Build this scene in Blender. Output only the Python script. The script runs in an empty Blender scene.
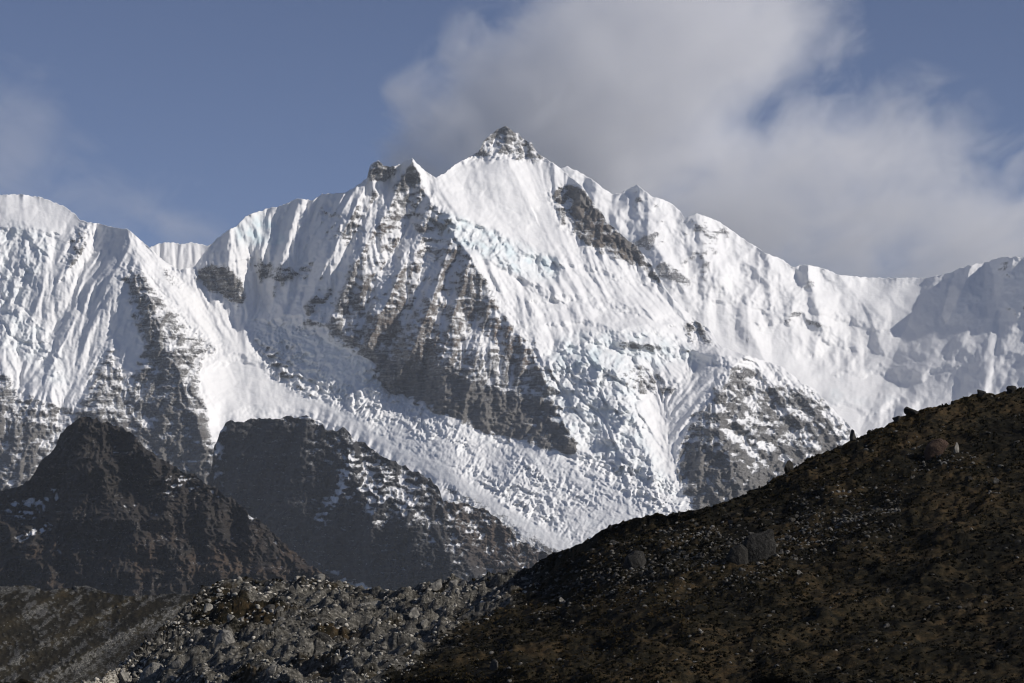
import bpy, math, random
import numpy as np
from mathutils import Vector
from mathutils.geometry import delaunay_2d_cdt

# ------------------------------------------------------------------ camera, sky, sun, exposure
SC = bpy.context.scene
W0, H0 = 1024, 683
FPX = 2309.0            # focal length in photo pixels (telephoto)
HZ = 620.0              # eye level row
cam_d = bpy.data.cameras.new('camera'); cam = bpy.data.objects.new('camera', cam_d)
SC.collection.objects.link(cam); SC.camera = cam
cam.location = (0, 0, 0); cam.rotation_euler = (math.radians(90), 0, 0)
cam_d.sensor_width = 36.0; cam_d.lens = 36.0 * FPX / W0
cam_d.shift_y = (HZ - H0 / 2) / W0
cam_d.clip_start = 0.5; cam_d.clip_end = 200000.0

SUN = Vector((0.79, -0.27, 0.48)).normalized()      # direction towards the sun
elev = math.asin(SUN.z); azim = math.atan2(SUN.x, SUN.y)
world = bpy.data.worlds.new('World'); SC.world = world; world.use_nodes = True
nt = world.node_tree
bg = nt.nodes['Background']; bg.inputs['Strength'].default_value = 0.068
sky = nt.nodes.new('ShaderNodeTexSky'); sky.sky_type = 'NISHITA'; sky.sun_disc = False
sky.sun_elevation = elev; sky.sun_rotation = azim
sky.altitude = 5000; sky.air_density = 1.0; sky.dust_density = 0.8; sky.ozone_density = 2.6
tint = nt.nodes.new('ShaderNodeMix'); tint.data_type = 'RGBA'; tint.blend_type = 'MULTIPLY'; tint.inputs[0].default_value = 1.0
tint.inputs[7].default_value = (1.12, 0.965, 0.98, 1)
nt.links.new(sky.outputs[0], tint.inputs[6]); nt.links.new(tint.outputs[2], bg.inputs['Color'])
sun_d = bpy.data.lights.new('sun', 'SUN'); sun_o = bpy.data.objects.new('sun', sun_d)
SC.collection.objects.link(sun_o)
sun_d.energy = 3.5; sun_d.angle = math.radians(0.53); sun_d.color = (1.0, 0.945, 0.875)
sun_o.rotation_euler = (-SUN).to_track_quat('-Z', 'Y').to_euler()
sun_o.location = (0, 0, 5000)
SC.view_settings.view_transform = 'Standard'; SC.view_settings.look = 'None'
SC.view_settings.exposure = 0.22; SC.view_settings.gamma = 1.0
SC.view_settings.use_curve_mapping = False
SC.cycles.use_denoising = True; SC.cycles.filter_width = 1.1
SC.cycles.max_bounces = 6; SC.cycles.diffuse_bounces = 2; SC.cycles.glossy_bounces = 1
SC.cycles.volume_bounces = 5; SC.cycles.transparent_max_bounces = 8
SC.cycles.volume_step_rate = 1.0; SC.cycles.volume_max_steps = 512

# ------------------------------------------------------------------ numeric helpers
def h2(ix, iy, seed):
    ix = ix.astype(np.uint32); iy = iy.astype(np.uint32)
    n = ix * np.uint32(374761393) + iy * np.uint32(668265263) + np.uint32((seed * 2654435761) & 0xffffffff)
    n = (n ^ (n >> np.uint32(13))) * np.uint32(1274126177)
    n = n ^ (n >> np.uint32(16))
    n = n * np.uint32(2246822519); n = n ^ (n >> np.uint32(15))
    return n.astype(np.float64) / 4294967295.0

def gnoise(x, y, seed=0):
    x0 = np.floor(x); y0 = np.floor(y); fx = x - x0; fy = y - y0
    ix = x0.astype(np.int64) + 100000; iy = y0.astype(np.int64) + 100000
    def g(dx, dy):
        a = h2(ix + dx, iy + dy, seed) * 2 * np.pi
        return np.cos(a) * (fx - dx) + np.sin(a) * (fy - dy)
    u = fx * fx * fx * (fx * (fx * 6 - 15) + 10); v = fy * fy * fy * (fy * (fy * 6 - 15) + 10)
    return ((g(0, 0) * (1 - u) + g(1, 0) * u) * (1 - v) + (g(0, 1) * (1 - u) + g(1, 1) * u) * v) * 1.5

def fbm(x, y, lam, seed=0, octv=4, gain=0.5):
    s = 0; a = 1.0; t = 0
    for k in range(octv):
        s = s + a * gnoise(x / lam, y / lam, seed + k * 17); t += a; a *= gain; lam *= 0.5
    return s / t

def ridged(x, y, lam, seed=0, octv=4, gain=0.5):
    s = 0; a = 1.0; t = 0; w = 1.0
    for k in range(octv):
        n = 1 - np.abs(gnoise(x / lam, y / lam, seed + k * 17)) * 1.6
        s = s + a * n * w; w = np.clip(n * 1.4, 0, 1); t += a; a *= gain; lam *= 0.5
    return s / t

def worley(x, y, seed=0):
    """distance to nearest and second nearest jittered point, and a random value of the nearest cell"""
    x0 = np.floor(x); y0 = np.floor(y)
    d1 = np.full(x.shape, 9.0); d2 = np.full(x.shape, 9.0); cv = np.zeros(x.shape)
    for dx in (-1, 0, 1):
        for dy in (-1, 0, 1):
            ix = (x0 + dx).astype(np.int64) + 100000; iy = (y0 + dy).astype(np.int64) + 100000
            px = x0 + dx + h2(ix, iy, seed); py = y0 + dy + h2(ix, iy, seed + 5)
            d = np.hypot(px - x, py - y); v = h2(ix, iy, seed + 9)
            m = d < d1
            d2 = np.where(m, d1, np.minimum(d2, d)); cv = np.where(m, v, cv); d1 = np.where(m, d, d1)
    return d1, d2, cv

def sstep(a, b, x):
    t = np.clip((x - a) / (b - a), 0, 1); return t * t * (3 - 2 * t)

def blur1(A, r, ax):
    r = int(max(1, round(r)))
    P = np.pad(A, [(r + 1, r) if i == ax else (0, 0) for i in (0, 1)], mode='edge')
    c = np.cumsum(P, axis=ax)
    n = A.shape[ax]
    hi = np.take(c, np.arange(2 * r + 1, 2 * r + 1 + n), axis=ax); lo = np.take(c, np.arange(0, n), axis=ax)
    return (hi - lo) / (2 * r + 1)

def blur(A, sig):
    r = sig * 0.9
    if r < 0.5: return A
    for _ in range(3):
        A = blur1(blur1(A, r, 0), r, 1)
    return A

class Field:
    """a raster of photo-plane coordinates on which a piece of terrain's depth is composed"""
    def __init__(s, x0, x1, y0, y1, step):
        s.x0, s.y0, s.st = x0, y0, step
        s.X, s.Y = np.meshgrid(np.arange(x0, x1 + step, step), np.arange(y0, y1 + step, step))
        s.sh = s.X.shape
    def tin(s, pts):
        v = [Vector((p[0], p[1])) for p in pts]
        x0, y0 = s.X[0, 0], s.Y[0, 0]; x1, y1 = s.X[-1, -1], s.Y[-1, -1]
        P = np.array(pts, float)
        ext = []
        n = 14
        for k in range(n + 1):
            for q in ((x0 - 30 + (x1 - x0 + 60) * k / n, y0 - 30), (x0 - 30 + (x1 - x0 + 60) * k / n, y1 + 30),
                      (x0 - 30, y0 - 30 + (y1 - y0 + 60) * k / n), (x1 + 30, y0 - 30 + (y1 - y0 + 60) * k / n)):
                # extrapolate: inverse distance of the nearest control points, with the vertical trend kept
                d2 = (P[:, 0] - q[0]) ** 2 + ((P[:, 1] - q[1]) * 1.0) ** 2 + 1
                w = 1 / d2 ** 2
                ext.append((q[0], q[1], float((w * (P[:, 2] + s.trend * (P[:, 1] - q[1]))).sum() / w.sum())))
        allp = list(pts) + ext
        v = [Vector((p[0], p[1])) for p in allp]
        r = delaunay_2d_cdt(v, [], [], 0, 1e-6)
        ov, faces, orig = r[0], r[2], r[3]
        zz = [allp[o[0]][2] if o else 0 for o in orig]
        Z = np.full(s.sh, np.nan)
        for f in faces:
            a, b, c = f[:3]
            ax, ay = ov[a]; bx, by = ov[b]; cx, cy = ov[c]
            i0 = max(0, int((min(ax, bx, cx) - x0) / s.st)); i1 = min(s.sh[1], int((max(ax, bx, cx) - x0) / s.st) + 2)
            j0 = max(0, int((min(ay, by, cy) - y0) / s.st)); j1 = min(s.sh[0], int((max(ay, by, cy) - y0) / s.st) + 2)
            if i1 <= i0 or j1 <= j0: continue
            gx = s.X[j0:j1, i0:i1]; gy = s.Y[j0:j1, i0:i1]
            den = (by - cy) * (ax - cx) + (cx - bx) * (ay - cy)
            if abs(den) < 1e-9: continue
            l1 = ((by - cy) * (gx - cx) + (cx - bx) * (gy - cy)) / den
            l2 = ((cy - ay) * (gx - cx) + (ax - cx) * (gy - cy)) / den
            l3 = 1 - l1 - l2
            m = (l1 >= -1e-6) & (l2 >= -1e-6) & (l3 >= -1e-6)
            val = l1 * zz[a] + l2 * zz[b] + l3 * zz[c]
            sub = Z[j0:j1, i0:i1]; sub[m] = val[m]
        Z[np.isnan(Z)] = np.nanmean(Z)
        return Z
    trend = 0.8
    def poly(s, pts, soft=3.0, wob=0.0, seed=3):
        X, Y = s.X, s.Y
        if wob:
            X = X + wob * fbm(s.X, s.Y, wob * 5, seed, 3); Y = Y + wob * fbm(s.X, s.Y, wob * 5, seed + 50, 3)
        m = np.zeros(s.sh, bool); n = len(pts)
        for i in range(n):
            xa, ya = pts[i]; xb, yb = pts[(i + 1) % n]
            if ya == yb: continue
            c = ((ya > Y) != (yb > Y)) & (X < (xb - xa) * (Y - ya) / (yb - ya) + xa)
            m ^= c
        return blur(m.astype(float), soft / s.st) if soft else m.astype(float)
    def line(s, pts):
        """distance to a polyline, signed side (+1 right of travel), 0..1 along it"""
        best = np.full(s.sh, 1e9); side = np.zeros(s.sh); par = np.zeros(s.sh)
        n = len(pts) - 1
        for i in range(n):
            xa, ya = pts[i][:2]; xb, yb = pts[i + 1][:2]
            dx, dy = xb - xa, yb - ya; L2 = dx * dx + dy * dy
            t = np.clip(((s.X - xa) * dx + (s.Y - ya) * dy) / L2, 0, 1)
            d = np.hypot(s.X - xa - t * dx, s.Y - ya - t * dy)
            m = d < best
            best = np.where(m, d, best)
            side = np.where(m, np.sign(dx * (s.Y - ya) - dy * (s.X - xa)), side)
            par = np.where(m, i + t, par)
        return best, side, par
    def stroke(s, pts, amp, wl, wr=None, p=1.0, wob=2.0, seed=1):
        """a crest (amp<0, nearer) or gully (amp>0) along pts, falling off over wl on its left in the photo, wr on its right.
        pts run downhill; each may carry a third value that scales the amplitude there"""
        wr = wr or wl
        if wob:
            X, Y = s.X, s.Y
            s.X = X + wob * fbm(X, Y, 14, seed, 3); s.Y = Y + wob * fbm(X, Y, 14, seed + 31, 3)
        d, side, par = s.line(pts)
        if wob: s.X, s.Y = X, Y
        k = np.array([q[2] if len(q) > 2 else 1.0 for q in pts])
        sc = np.interp(par, np.arange(len(pts)), k)
        w = np.where(side > 0, wl, wr) * np.clip(sc, 0.3, 3)     # downhill travel: image-left lies on the + side
        return amp * sc * np.clip(1 - d / w, 0, 1) ** p
    def up(s, A, q):
        v = np.clip(np.arange(s.sh[0]) / q, 0, A.shape[0] - 1.001); u = np.clip(np.arange(s.sh[1]) / q, 0, A.shape[1] - 1.001)
        j = v.astype(int)[:, None]; i = u.astype(int)[None, :]; b = v[:, None] - j; a = u[None, :] - i
        return (A[j, i] * (1 - a) + A[j, i + 1] * a) * (1 - b) + (A[j + 1, i] * (1 - a) + A[j + 1, i + 1] * a) * b
    def gully(s, Z, lam, amp, mask, seed=0, stretch=3.0, warp=1.0, flow=None):
        """branching ribs and runnels that follow the fall line of the surface built so far"""
        if flow is None:
            q = 1 if lam < 5.5 else (2 if lam < 14 else 4)
            if q > 1 and not hasattr(s, 'sub'):
                c = Field.__new__(Field); c.x0, c.y0, c.st = s.x0, s.y0, s.st * q; c.sub = 1
                c.X, c.Y = s.X[::q, ::q], s.Y[::q, ::q]; c.sh = c.X.shape
                _, tri = c.gully(blur(Z, lam * 0.25 / s.st)[::q, ::q], lam, amp, np.ones(c.sh), seed, stretch, warp)
                tri = s.up(tri, q)
                return -amp * lam * tri * mask, tri
            Zb = blur(Z, lam * 0.55 / s.st)
            fy, fx = np.gradient(Zb, s.st); fz = -fy
            L = np.sqrt(fx * fx + 1 + fz * fz); nx = fx / L; nz = fz / L
            dx = nx * nz; dy = 1 - nz * nz
            q = np.hypot(dx, dy) + 1e-6; dx /= q; dy /= q
        else:
            dx, dy = flow
        X = s.X + warp * lam * 0.35 * fbm(s.X, s.Y, lam * 2.2, seed + 71, 3)
        Y = s.Y + warp * lam * 0.35 * fbm(s.X, s.Y, lam * 2.2, seed + 72, 3)
        c = lam * stretch
        gx = X / c; gy = Y / c; x0 = np.floor(gx); y0 = np.floor(gy)
        acc = np.zeros(s.sh); sw = np.zeros(s.sh)
        for ox in (-1, 0, 1, 2):
            for oy in (-1, 0, 1, 2):
                ix = (x0 + ox).astype(np.int64) + 100000; iy = (y0 + oy).astype(np.int64) + 100000
                px = x0 + ox - 0.5 + (h2(ix, iy, seed) - 0.5); py = y0 + oy - 0.5 + (h2(ix, iy, seed + 3) - 0.5)
                rx = gx - px; ry = gy - py
                w = np.exp(-3.2 * (rx * rx + ry * ry))
                ph = (-dy * rx + dx * ry) * c / lam * 2 * np.pi + 6.28 * h2(ix, iy, seed + 7)
                acc += w * np.cos(ph); sw += w
        h = np.clip(acc / sw * 1.35, -1, 1)
        tri = np.arcsin(h) * 2 / np.pi
        return -amp * lam * tri * mask, tri
    def normal(s, Z, sig=0.0):
        if sig: Z = blur(Z, sig / s.st)
        fy, fx = np.gradient(Z, s.st); fz = -fy
        L = np.sqrt(fx * fx + 1 + fz * fz)
        return fx / L, -1 / L, fz / L
    def sample(s, A, px, py):
        u = np.clip((px - s.x0) / s.st, 0, s.sh[1] - 1.001); v = np.clip((py - s.y0) / s.st, 0, s.sh[0] - 1.001)
        i = u.astype(int); j = v.astype(int); a = u - i; b = v - j
        return (A[j, i] * (1 - a) * (1 - b) + A[j, i + 1] * a * (1 - b) + A[j + 1, i] * (1 - a) * b + A[j + 1, i + 1] * a * b)

def unproject(px, py, D):
    return (px - 512) / FPX * D, D, (HZ - py) / FPX * D

def grid_mesh(name, P, attrs, mat, kind='structure'):
    """P: (rows, cols, 3) world points"""
    r, c = P.shape[:2]
    me = bpy.data.meshes.new(name)
    me.vertices.add(r * c); me.vertices.foreach_set('co', P.reshape(-1).astype(np.float32))
    idx = np.arange(r * c).reshape(r, c)
    q = np.stack([idx[1:, :-1], idx[1:, 1:], idx[:-1, 1:], idx[:-1, :-1]], -1).reshape(-1, 4)
    nf = len(q)
    me.loops.add(nf * 4); me.loops.foreach_set('vertex_index', q.reshape(-1).astype(np.int32))
    me.polygons.add(nf); me.polygons.foreach_set('loop_start', np.arange(0, nf * 4, 4, dtype=np.int32))
    me.polygons.foreach_set('loop_total', np.full(nf, 4, np.int32))
    me.polygons.foreach_set('use_smooth', np.ones(nf, bool))
    for k, A in attrs.items():
        a = me.attributes.new(k, 'FLOAT', 'POINT'); a.data.foreach_set('value', A.reshape(-1).astype(np.float32))
    me.update(); me.validate()
    me.materials.append(mat)
    o = bpy.data.objects.new(name, me); SC.collection.objects.link(o)
    if kind: o['kind'] = kind
    return o

def terrain(name, F, Z, D0, sky_pts, bot, attrs, mat, x0, x1, jag=1.0, jl=9.0, seed=5, scale=None, metres=False, step=None,
            back=0.9, back_len=160):
    """mesh from the depth raster between the skyline polyline and the row(s) 'bot', with a far side falling away behind the crest"""
    st = step or F.st
    cx = np.arange(x0, x1 + st, st)
    sp = np.array(sky_pts, float)
    top = np.interp(cx, sp[:, 0], sp[:, 1])
    top = top - jag * (ridged(cx, cx * 0 + 7.3, jl, seed, 3) - 0.6) * 2.0
    if isinstance(bot, (int, float)): bt = np.full(cx.shape, float(bot))
    else:
        bp = np.array(bot, float); bt = np.interp(cx, bp[:, 0], bp[:, 1])
    bt = np.maximum(bt, top + 3)
    rows = int((bt - top).max() / st) + 2
    t = np.linspace(0, 1, rows)[:, None]
    PX = np.repeat(cx[None, :], rows, 0); PY = top[None, :] + (bt - top)[None, :] * t
    ZZ = F.sample(Z, PX, PY)
    D = ZZ if metres else D0 * (1 + ZZ / FPX)
    x, y, z = unproject(PX, PY, D)
    P = np.stack([x, y, z], -1)
    u = D0 / FPX
    nb = 14
    A = {k: F.sample(v, PX, PY) for k, v in attrs.items()}
    bk = []
    for k in range(nb, 0, -1):
        f = (k / nb) ** 1.6 * back_len
        q = P[0].copy(); q[:, 1] += f * u
        q[:, 2] -= f * u * back + 0 * f
        nse = fbm(cx, cx * 0 + f * 1.0, 22, seed + 9, 3) * min(f, 20) * 0.5 * u
        q[:, 2] += nse - abs(nse) * 0.0
        # keep the far side out of sight behind the crest
        zmax = P[0][:, 2] / P[0][:, 1] * q[:, 1] - (0.25 * f) * u
        q[:, 2] = np.minimum(q[:, 2], zmax)
        bk.append(q)
    P = np.concatenate([np.stack(bk), P], 0)
    A = {k: np.concatenate([np.repeat(v[:1], nb, 0), v], 0) for k, v in A.items()}
    return grid_mesh(name, P, A, mat), (PX, PY, D)

# ------------------------------------------------------------------ materials
def N(nt, t, **kw):
    n = nt.nodes.new(t)
    for k, v in kw.items(): setattr(n, k, v)
    return n
def newmat(name):
    m = bpy.data.materials.new(name); m.use_nodes = True
    nt = m.node_tree; b = nt.nodes['Principled BSDF']
    return m, nt, b
def noise(nt, co, scale, detail=4, rough=0.55, dim='3D'):
    n = N(nt, 'ShaderNodeTexNoise'); n.inputs['Scale'].default_value = scale
    n.inputs['Detail'].default_value = detail; n.inputs['Roughness'].default_value = rough
    nt.links.new(co, n.inputs['Vector']); return n.outputs['Fac']
def ramp(nt, fac, stops):
    r = N(nt, 'ShaderNodeValToRGB'); e = r.color_ramp.elements
    while len(e) > 1: e.remove(e[0])
    e[0].position = stops[0][0]; e[0].color = (*stops[0][1], 1)
    for p, c in stops[1:]:
        q = e.new(p); q.color = (*c, 1)
    nt.links.new(fac, r.inputs['Fac']); return r.outputs['Color']
def mixc(nt, f, a, b):
    m = N(nt, 'ShaderNodeMix', data_type='RGBA')
    if hasattr(f, 'is_linked'): nt.links.new(f, m.inputs[0])
    else: m.inputs[0].default_value = f
    for s, v in ((6, a), (7, b)):
        if isinstance(v, tuple): m.inputs[s].default_value = (*v, 1)
        else: nt.links.new(v, m.inputs[s])
    return m.outputs[2]
def math_n(nt, op, a, b=None, c=None, clamp=False):
    m = N(nt, 'ShaderNodeMath', operation=op, use_clamp=clamp)
    for i, v in enumerate((a, b, c)):
        if v is None: continue
        if isinstance(v, (int, float)): m.inputs[i].default_value = v
        else: nt.links.new(v, m.inputs[i])
    return m.outputs[0]
def attr(nt, name):
    a = N(nt, 'ShaderNodeAttribute', attribute_name=name); return a.outputs['Fac']

def mountain_mat(name, px_m, rock_a, rock_b, rock_c, snow=(0.80, 0.795, 0.79)):
    """px_m: metres one photo pixel spans there"""
    m, nt, b = newmat(name)
    co = N(nt, 'ShaderNodeTexCoord').outputs['Object']
    rk = attr(nt, 'rock'); ic = attr(nt, 'ice'); wm = attr(nt, 'warm')
    n1 = noise(nt, co, 1 / (px_m * 3.2), 6, 0.65)
    n2 = noise(nt, co, 1 / (px_m * 22), 4, 0.6)
    mp = N(nt, 'ShaderNodeMapping'); mp.inputs['Scale'].default_value = (0.12, 0.12, 1.0); mp.inputs['Rotation'].default_value = (0.0, math.radians(11), 0)
    nt.links.new(co, mp.inputs['Vector'])
    n3 = noise(nt, mp.outputs[0], 1 / (px_m * 2.8), 4, 0.6)
    base = mixc(nt, ramp(nt, n1, [(0.3, (0, 0, 0)), (0.7, (1, 1, 1))]), rock_a, rock_b)
    base = mixc(nt, ramp(nt, n3, [(0.42, (0, 0, 0)), (0.62, (1, 1, 1))]), base, rock_c)
    wf = math_n(nt, 'MULTIPLY', wm, math_n(nt, 'MULTIPLY', n2, 1.4), clamp=True)
    base = mixc(nt, wf, base, (0.19, 0.115, 0.06))
    # rock / snow edge broken up below the mesh resolution
    n4 = noise(nt, co, 1 / (px_m * 1.3), 3, 0.7)
    f = math_n(nt, 'ADD', rk, math_n(nt, 'MULTIPLY', math_n(nt, 'SUBTRACT', n1, 0.5), 1.3))
    f = math_n(nt, 'ADD', f, math_n(nt, 'MULTIPLY', math_n(nt, 'SUBTRACT', n3, 0.5), 1.3))
    f = math_n(nt, 'ADD', f, math_n(nt, 'MULTIPLY', math_n(nt, 'SUBTRACT', n4, 0.5), 1.6))
    f = math_n(nt, 'MULTIPLY_ADD', math_n(nt, 'SUBTRACT', f, 0.5), 2.2, 0.5, clamp=True)
    f = math_n(nt, 'MULTIPLY', f, math_n(nt, 'MULTIPLY', rk, 6.0, clamp=True), clamp=True)
    sn = mixc(nt, math_n(nt, 'MULTIPLY', ic, .75), snow, (0.58, 0.69, 0.72))
    col = mixc(nt, f, sn, base)
    nt.links.new(col, b.inputs['Base Color'])
    b.inputs['Roughness'].default_value = 0.75
    b.inputs['Specular IOR Level'].default_value = 0.25
    bp = N(nt, 'ShaderNodeBump'); bp.inputs['Distance'].default_value = px_m * 3.2
    bp.inputs['Strength'].default_value = 1.0
    st = math_n(nt, 'MULTIPLY_ADD', f, 0.75, 0.12)
    nt.links.new(math_n(nt, 'MULTIPLY', n1, st), bp.inputs['Height'])
    nt.links.new(bp.outputs[0], b.inputs['Normal'])
    return m

ST = 0.8       # raster step in photo pixels for the big mountains
#MARK_TERRAIN

# ------------------------------------------------------------------ the main massif
D_MAIN = 8000.0
PXM = D_MAIN / FPX
mat_main = mountain_mat('snow_and_grey_rock', PXM, (0.085, 0.08, 0.075), (0.25, 0.235, 0.215), (0.12, 0.113, 0.105))

def snow_rock(F, Z, bias, strata=None, seed=0, k=1.0):
    """snow lies where the surface tilts up and in the lee; rock where it is steep. bias>0: more rock (about -1..1)"""
    nx, ny, nz = F.normal(Z, 0.8)
    bx, by, bz = F.normal(Z, 5)
    steep = 0.62 - nz
    conc = (Z - blur(Z, 4 / F.st)) / 3.0                     # hollows hold snow (Z larger = deeper)
    n = fbm(F.X, F.Y, 16, seed, 5, 0.6)
    r = bias + 1.5 * steep * k + 0.55 * (0.62 - bz) - 0.28 * np.clip(conc, -1.5, 1.5) + 0.55 * n
    return r

def build_main():
    F = Field(-60, 880, 110, 646, ST)
    pts = [(560,560,0),(690,505,55),(620,480,100),(500,440,196),(560,500,92),(400,400,295),(450,470,150),(330,345,335),
      (250,335,395),(300,400,320),(215,425,325),(370,440,235),(640,520,40),(480,520,70),(400,520,120),(300,520,200),
      (385,385,300),(450,420,215),(540,450,150),(575,452,140),(413,158,415),(380,350,305),(470,255,345),(525,340,274),(550,400,218),
      (345,190,425),(320,195,445),(275,207,470),(230,229,450),(375,166,420),(440,178,440),(505,127,520),(478,152,500),(500,172,468),(545,190,475),
      (538,154,510),(583,188,470),(600,230,440),(655,280,415),(700,335,375),(745,357,335),(850,430,290),(480,225,400),(520,240,400),(530,290,335),
      (600,300,352),(560,340,275),(650,320,335),(600,370,235),(580,410,175),(560,440,150),(640,440,165),(690,400,235),
      (735,365,290),(725,420,195),(740,470,120),(760,500,100),(800,450,215),(700,510,45),(650,360,290),(610,350,280),
      (0,195,560),(60,205,555),(88,222,515),(20,240,480),(128,229,465),(152,250,455),(178,275,440),(195,300,425),(140,280,395),(165,330,340),
      (185,380,290),(205,430,240),(210,490,190),(60,290,415),(60,340,375),(90,360,345),(30,400,305),(0,300,435),(0,400,310),
      (100,430,255),(60,480,200),(0,500,190),(150,480,205),(222,400,312),(232,440,250),(215,262,435),(262,300,425),(205,340,370),(450,340,290),
      (-60,196,580),(-60,350,380),(-60,500,210),(420,300,318),(355,280,350),(300,280,400),(480,380,240)]
    Z = F.tin(pts); Z = blur(Z, 7 / ST)
    S = F.stroke
    # big ribs of the massif
    Z += S([(413,158),(424,190),(440,215),(470,256),(492,300),(528,345,.75),(548,392,.6),(572,445,.3)], -22, 30, 34, 1.0)
    Z += S([(440,215,.4),(415,290),(392,345),(380,372,.5)], 11, 22, 13)
    Z += S([(413,160,.4),(384,215),(356,262),(330,325,.5)], -21, 15, 27)
    Z += S([(430,200,.4),(405,262),(380,318),(368,345,.3)], -21, 15, 27)
    Z += S([(452,238,.4),(432,300),(412,352),(400,372,.3)], -21, 15, 27)
    Z += S([(470,256,.5),(455,310),(438,365),(430,385,.3)], -21, 15, 27)
    Z += S([(490,300,.4),(478,350),(466,400,.4)], -21, 15, 27)
    Z += S([(375,166,.8),(352,215),(325,265),(308,305,.4)], -21, 15, 27)
    Z += S([(345,192,.5),(322,240),(300,285,.4)], -11, 13, 20)
    Z += S([(297,199,.6),(290,240),(272,290,.4)], -11, 13, 20)
    Z += S([(230,229),(226,262,1.2),(240,300,.4)], -16, 26, 24)
    Z += S([(246,240,.4),(262,300),(290,350,.3)], 8, 16, 16)
    # left peak and its prow
    Z += S([(128,229,.7),(138,268),(160,325),(182,378),(204,430),(212,490,.8)], -21, 46, 48, 1.1)
    Z += S([(88,222,.7),(80,250,1.2),(64,275,.5)], -12, 22, 12)
    Z += S([(152,262,.4),(185,300),(215,345,.3)], -8, 22, 22)
    Z += S([(100,232,.3),(72,300,1),(40,350,.7),(10,400,.5)], 8, 30, 34)
    Z += S([(75,320,.4),(48,372),(30,430),(15,490)], -16, 26, 24)
    Z += S([(110,350,.4),(95,400),(110,450),(130,500)], -15, 28, 26)
    Z += S([(20,300,.4),(-5,360),(0,430)], -14, 24, 24)
    # summit pyramid behind, its right ridge and rocks
    Z += S([(505,127,.6),(510,165,.8),(530,205,.5)], -12, 50, 20)
    Z += S([(583,188,.7),(600,220),(630,248),(655,280,.6)], -11, 22, 16)
    Z += S([(655,275),(690,322),(718,347),(748,357)], -9, 20, 18)
    Z += S([(440,222,.6),(470,232),(500,252),(540,285),(560,300,.4)], -10, 10, 26)
    for q_ in ([(757,362,.4),(778,392),(800,425),(815,455)], [(744,372,.4),(760,405),(782,440),(795,470)], [(732,392,.4),(748,425),(765,455),(780,490)], [(780,372,.4),(806,402),(830,428),(845,445)]):
        Z += S(q_, -10, 10, 16, 1, 4, int(q_[0][0]))
    Z += S([(470,172,.4),(462,190),(470,205,.5)], 5, 18, 24)
    # right icefall buttress, shaded trough, spur
    Z += S([(545,365,.5),(590,360,1),(625,375,1),(640,430),(655,480,.8)], -20, 42, 17)
    Z += S([(650,365,.5),(662,400),(668,440),(680,490,.6)], 16, 22, 26)
    Z += S([(745,357,.5),(733,368),(715,405),(718,440),(735,480),(742,505,.6)], -30, 44, 40, 1.2)
    Z += S([(745,357,.5),(775,385),(800,410),(820,440,.8)], -14, 18, 22)
    Z += S([(803,384,.5),(820,410),(838,438,.6)], -12, 16, 16)
    Z += S([(590,338,.5),(640,342),(690,350),(740,358,.6)], -9, 9, 22)
    for ln, a, b_, u_ in (([(444,214,.6),(462,219),(485,229),(505,243),(520,250),(556,263,.5)], -9, 9, 30), ([(452,236,.5),(475,246),(500,262),(535,284,.5)], -6, 7, 20),
        ([(560,262,.4),(600,268),(640,284,.5)], -5, 7, 24), ([(538,300,.5),(565,292),(600,300),(640,306),(668,322,.5)], -7, 9, 26), ([(550,322,.5),(585,318),(620,330),(652,326),(684,340,.5)], -7, 8, 18),
        ([(575,345,.5),(610,336),(650,345),(700,352),(742,360,.6)], -10, 12, 26), ([(205,368,.4),(240,352),(280,370),(310,395,.5)], -5, 8, 26), ([(212,418,.6),(250,404),(296,408),(330,424,.5)], -6, 12, 26),
        ([(262,318,.5),(300,314),(335,330),(372,350,.8),(384,378,.5)], -10, 14, 26), ([(0,228,.7),(30,230),(52,232,.5)], -8, 10, 26), ([(430,188,.3),(470,180),(500,186,.4)], -4, 16, 20),
        ([(556,368,.5),(590,360),(628,378,.6)], -9, 14, 22), ([(575,405,.5),(606,398),(636,420,.6)], -8, 14, 22), ([(600,440,.5),(630,436),(655,458,.6)], -7, 12, 18)):
        Z += S(ln, a, b_, u_, .9, 6, int(ln[0][0]))
    # masks
    P = F.poly
    glac = np.clip(P([(262,330),(330,345),(372,352),(388,385),(450,418),(540,450),(580,450),(655,470),(700,505),(660,520),(560,580),(500,540),(440,485),(370,440),(300,392),(250,352)], 4, 5), 0, 1)
    icer = P([(548,352),(600,352),(635,378),(648,430),(668,480),(690,505),(640,480),(585,452),(552,425),(540,385)], 4, 4)
    icel = P([(240,318),(330,328),(375,352),(382,392),(345,400),(300,372),(262,345)], 4, 4)
    serac = P([(440,212),(470,222),(520,245),(560,262),(556,282),(520,275),(470,250),(446,236)], 3, 3)
    serl = P([(-60,226),(40,226),(60,240),(45,262),(20,300),(60,350),(70,400),(20,360),(-60,320)], 5, 4)
    serm = P([(560,335),(650,330),(690,345),(700,358),(650,372),(560,365)], 4, 4)
    terr = P([(560,290),(640,288),(690,320),(700,350),(600,350),(545,345),(540,310)], 5)
    smooth = np.clip(P([(436,176),(505,150),(545,165),(580,215),(560,262),(520,240),(470,220),(445,205)], 6)
                     + P([(200,330),(262,345),(330,400),(300,420),(215,425),(200,380)], 6)
                     + P([(-60,190),(62,200),(90,224),(50,232),(-60,228)], 3)
                     + 0.5 * terr, 0, 1)
    rough = np.clip(1 - glac - icer - icel - 0.85 * smooth - 0.8 * serac, 0.0, 1)
    curtain = P([(560,250),(655,285),(700,340),(640,330),(560,300)], 6)
    # relief that follows the fall line
    base = Z.copy()
    pyr0 = P([(345,200),(412,160),(450,215),(475,262),(535,350),(545,390),(385,370),(300,330)], 10)
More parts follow.
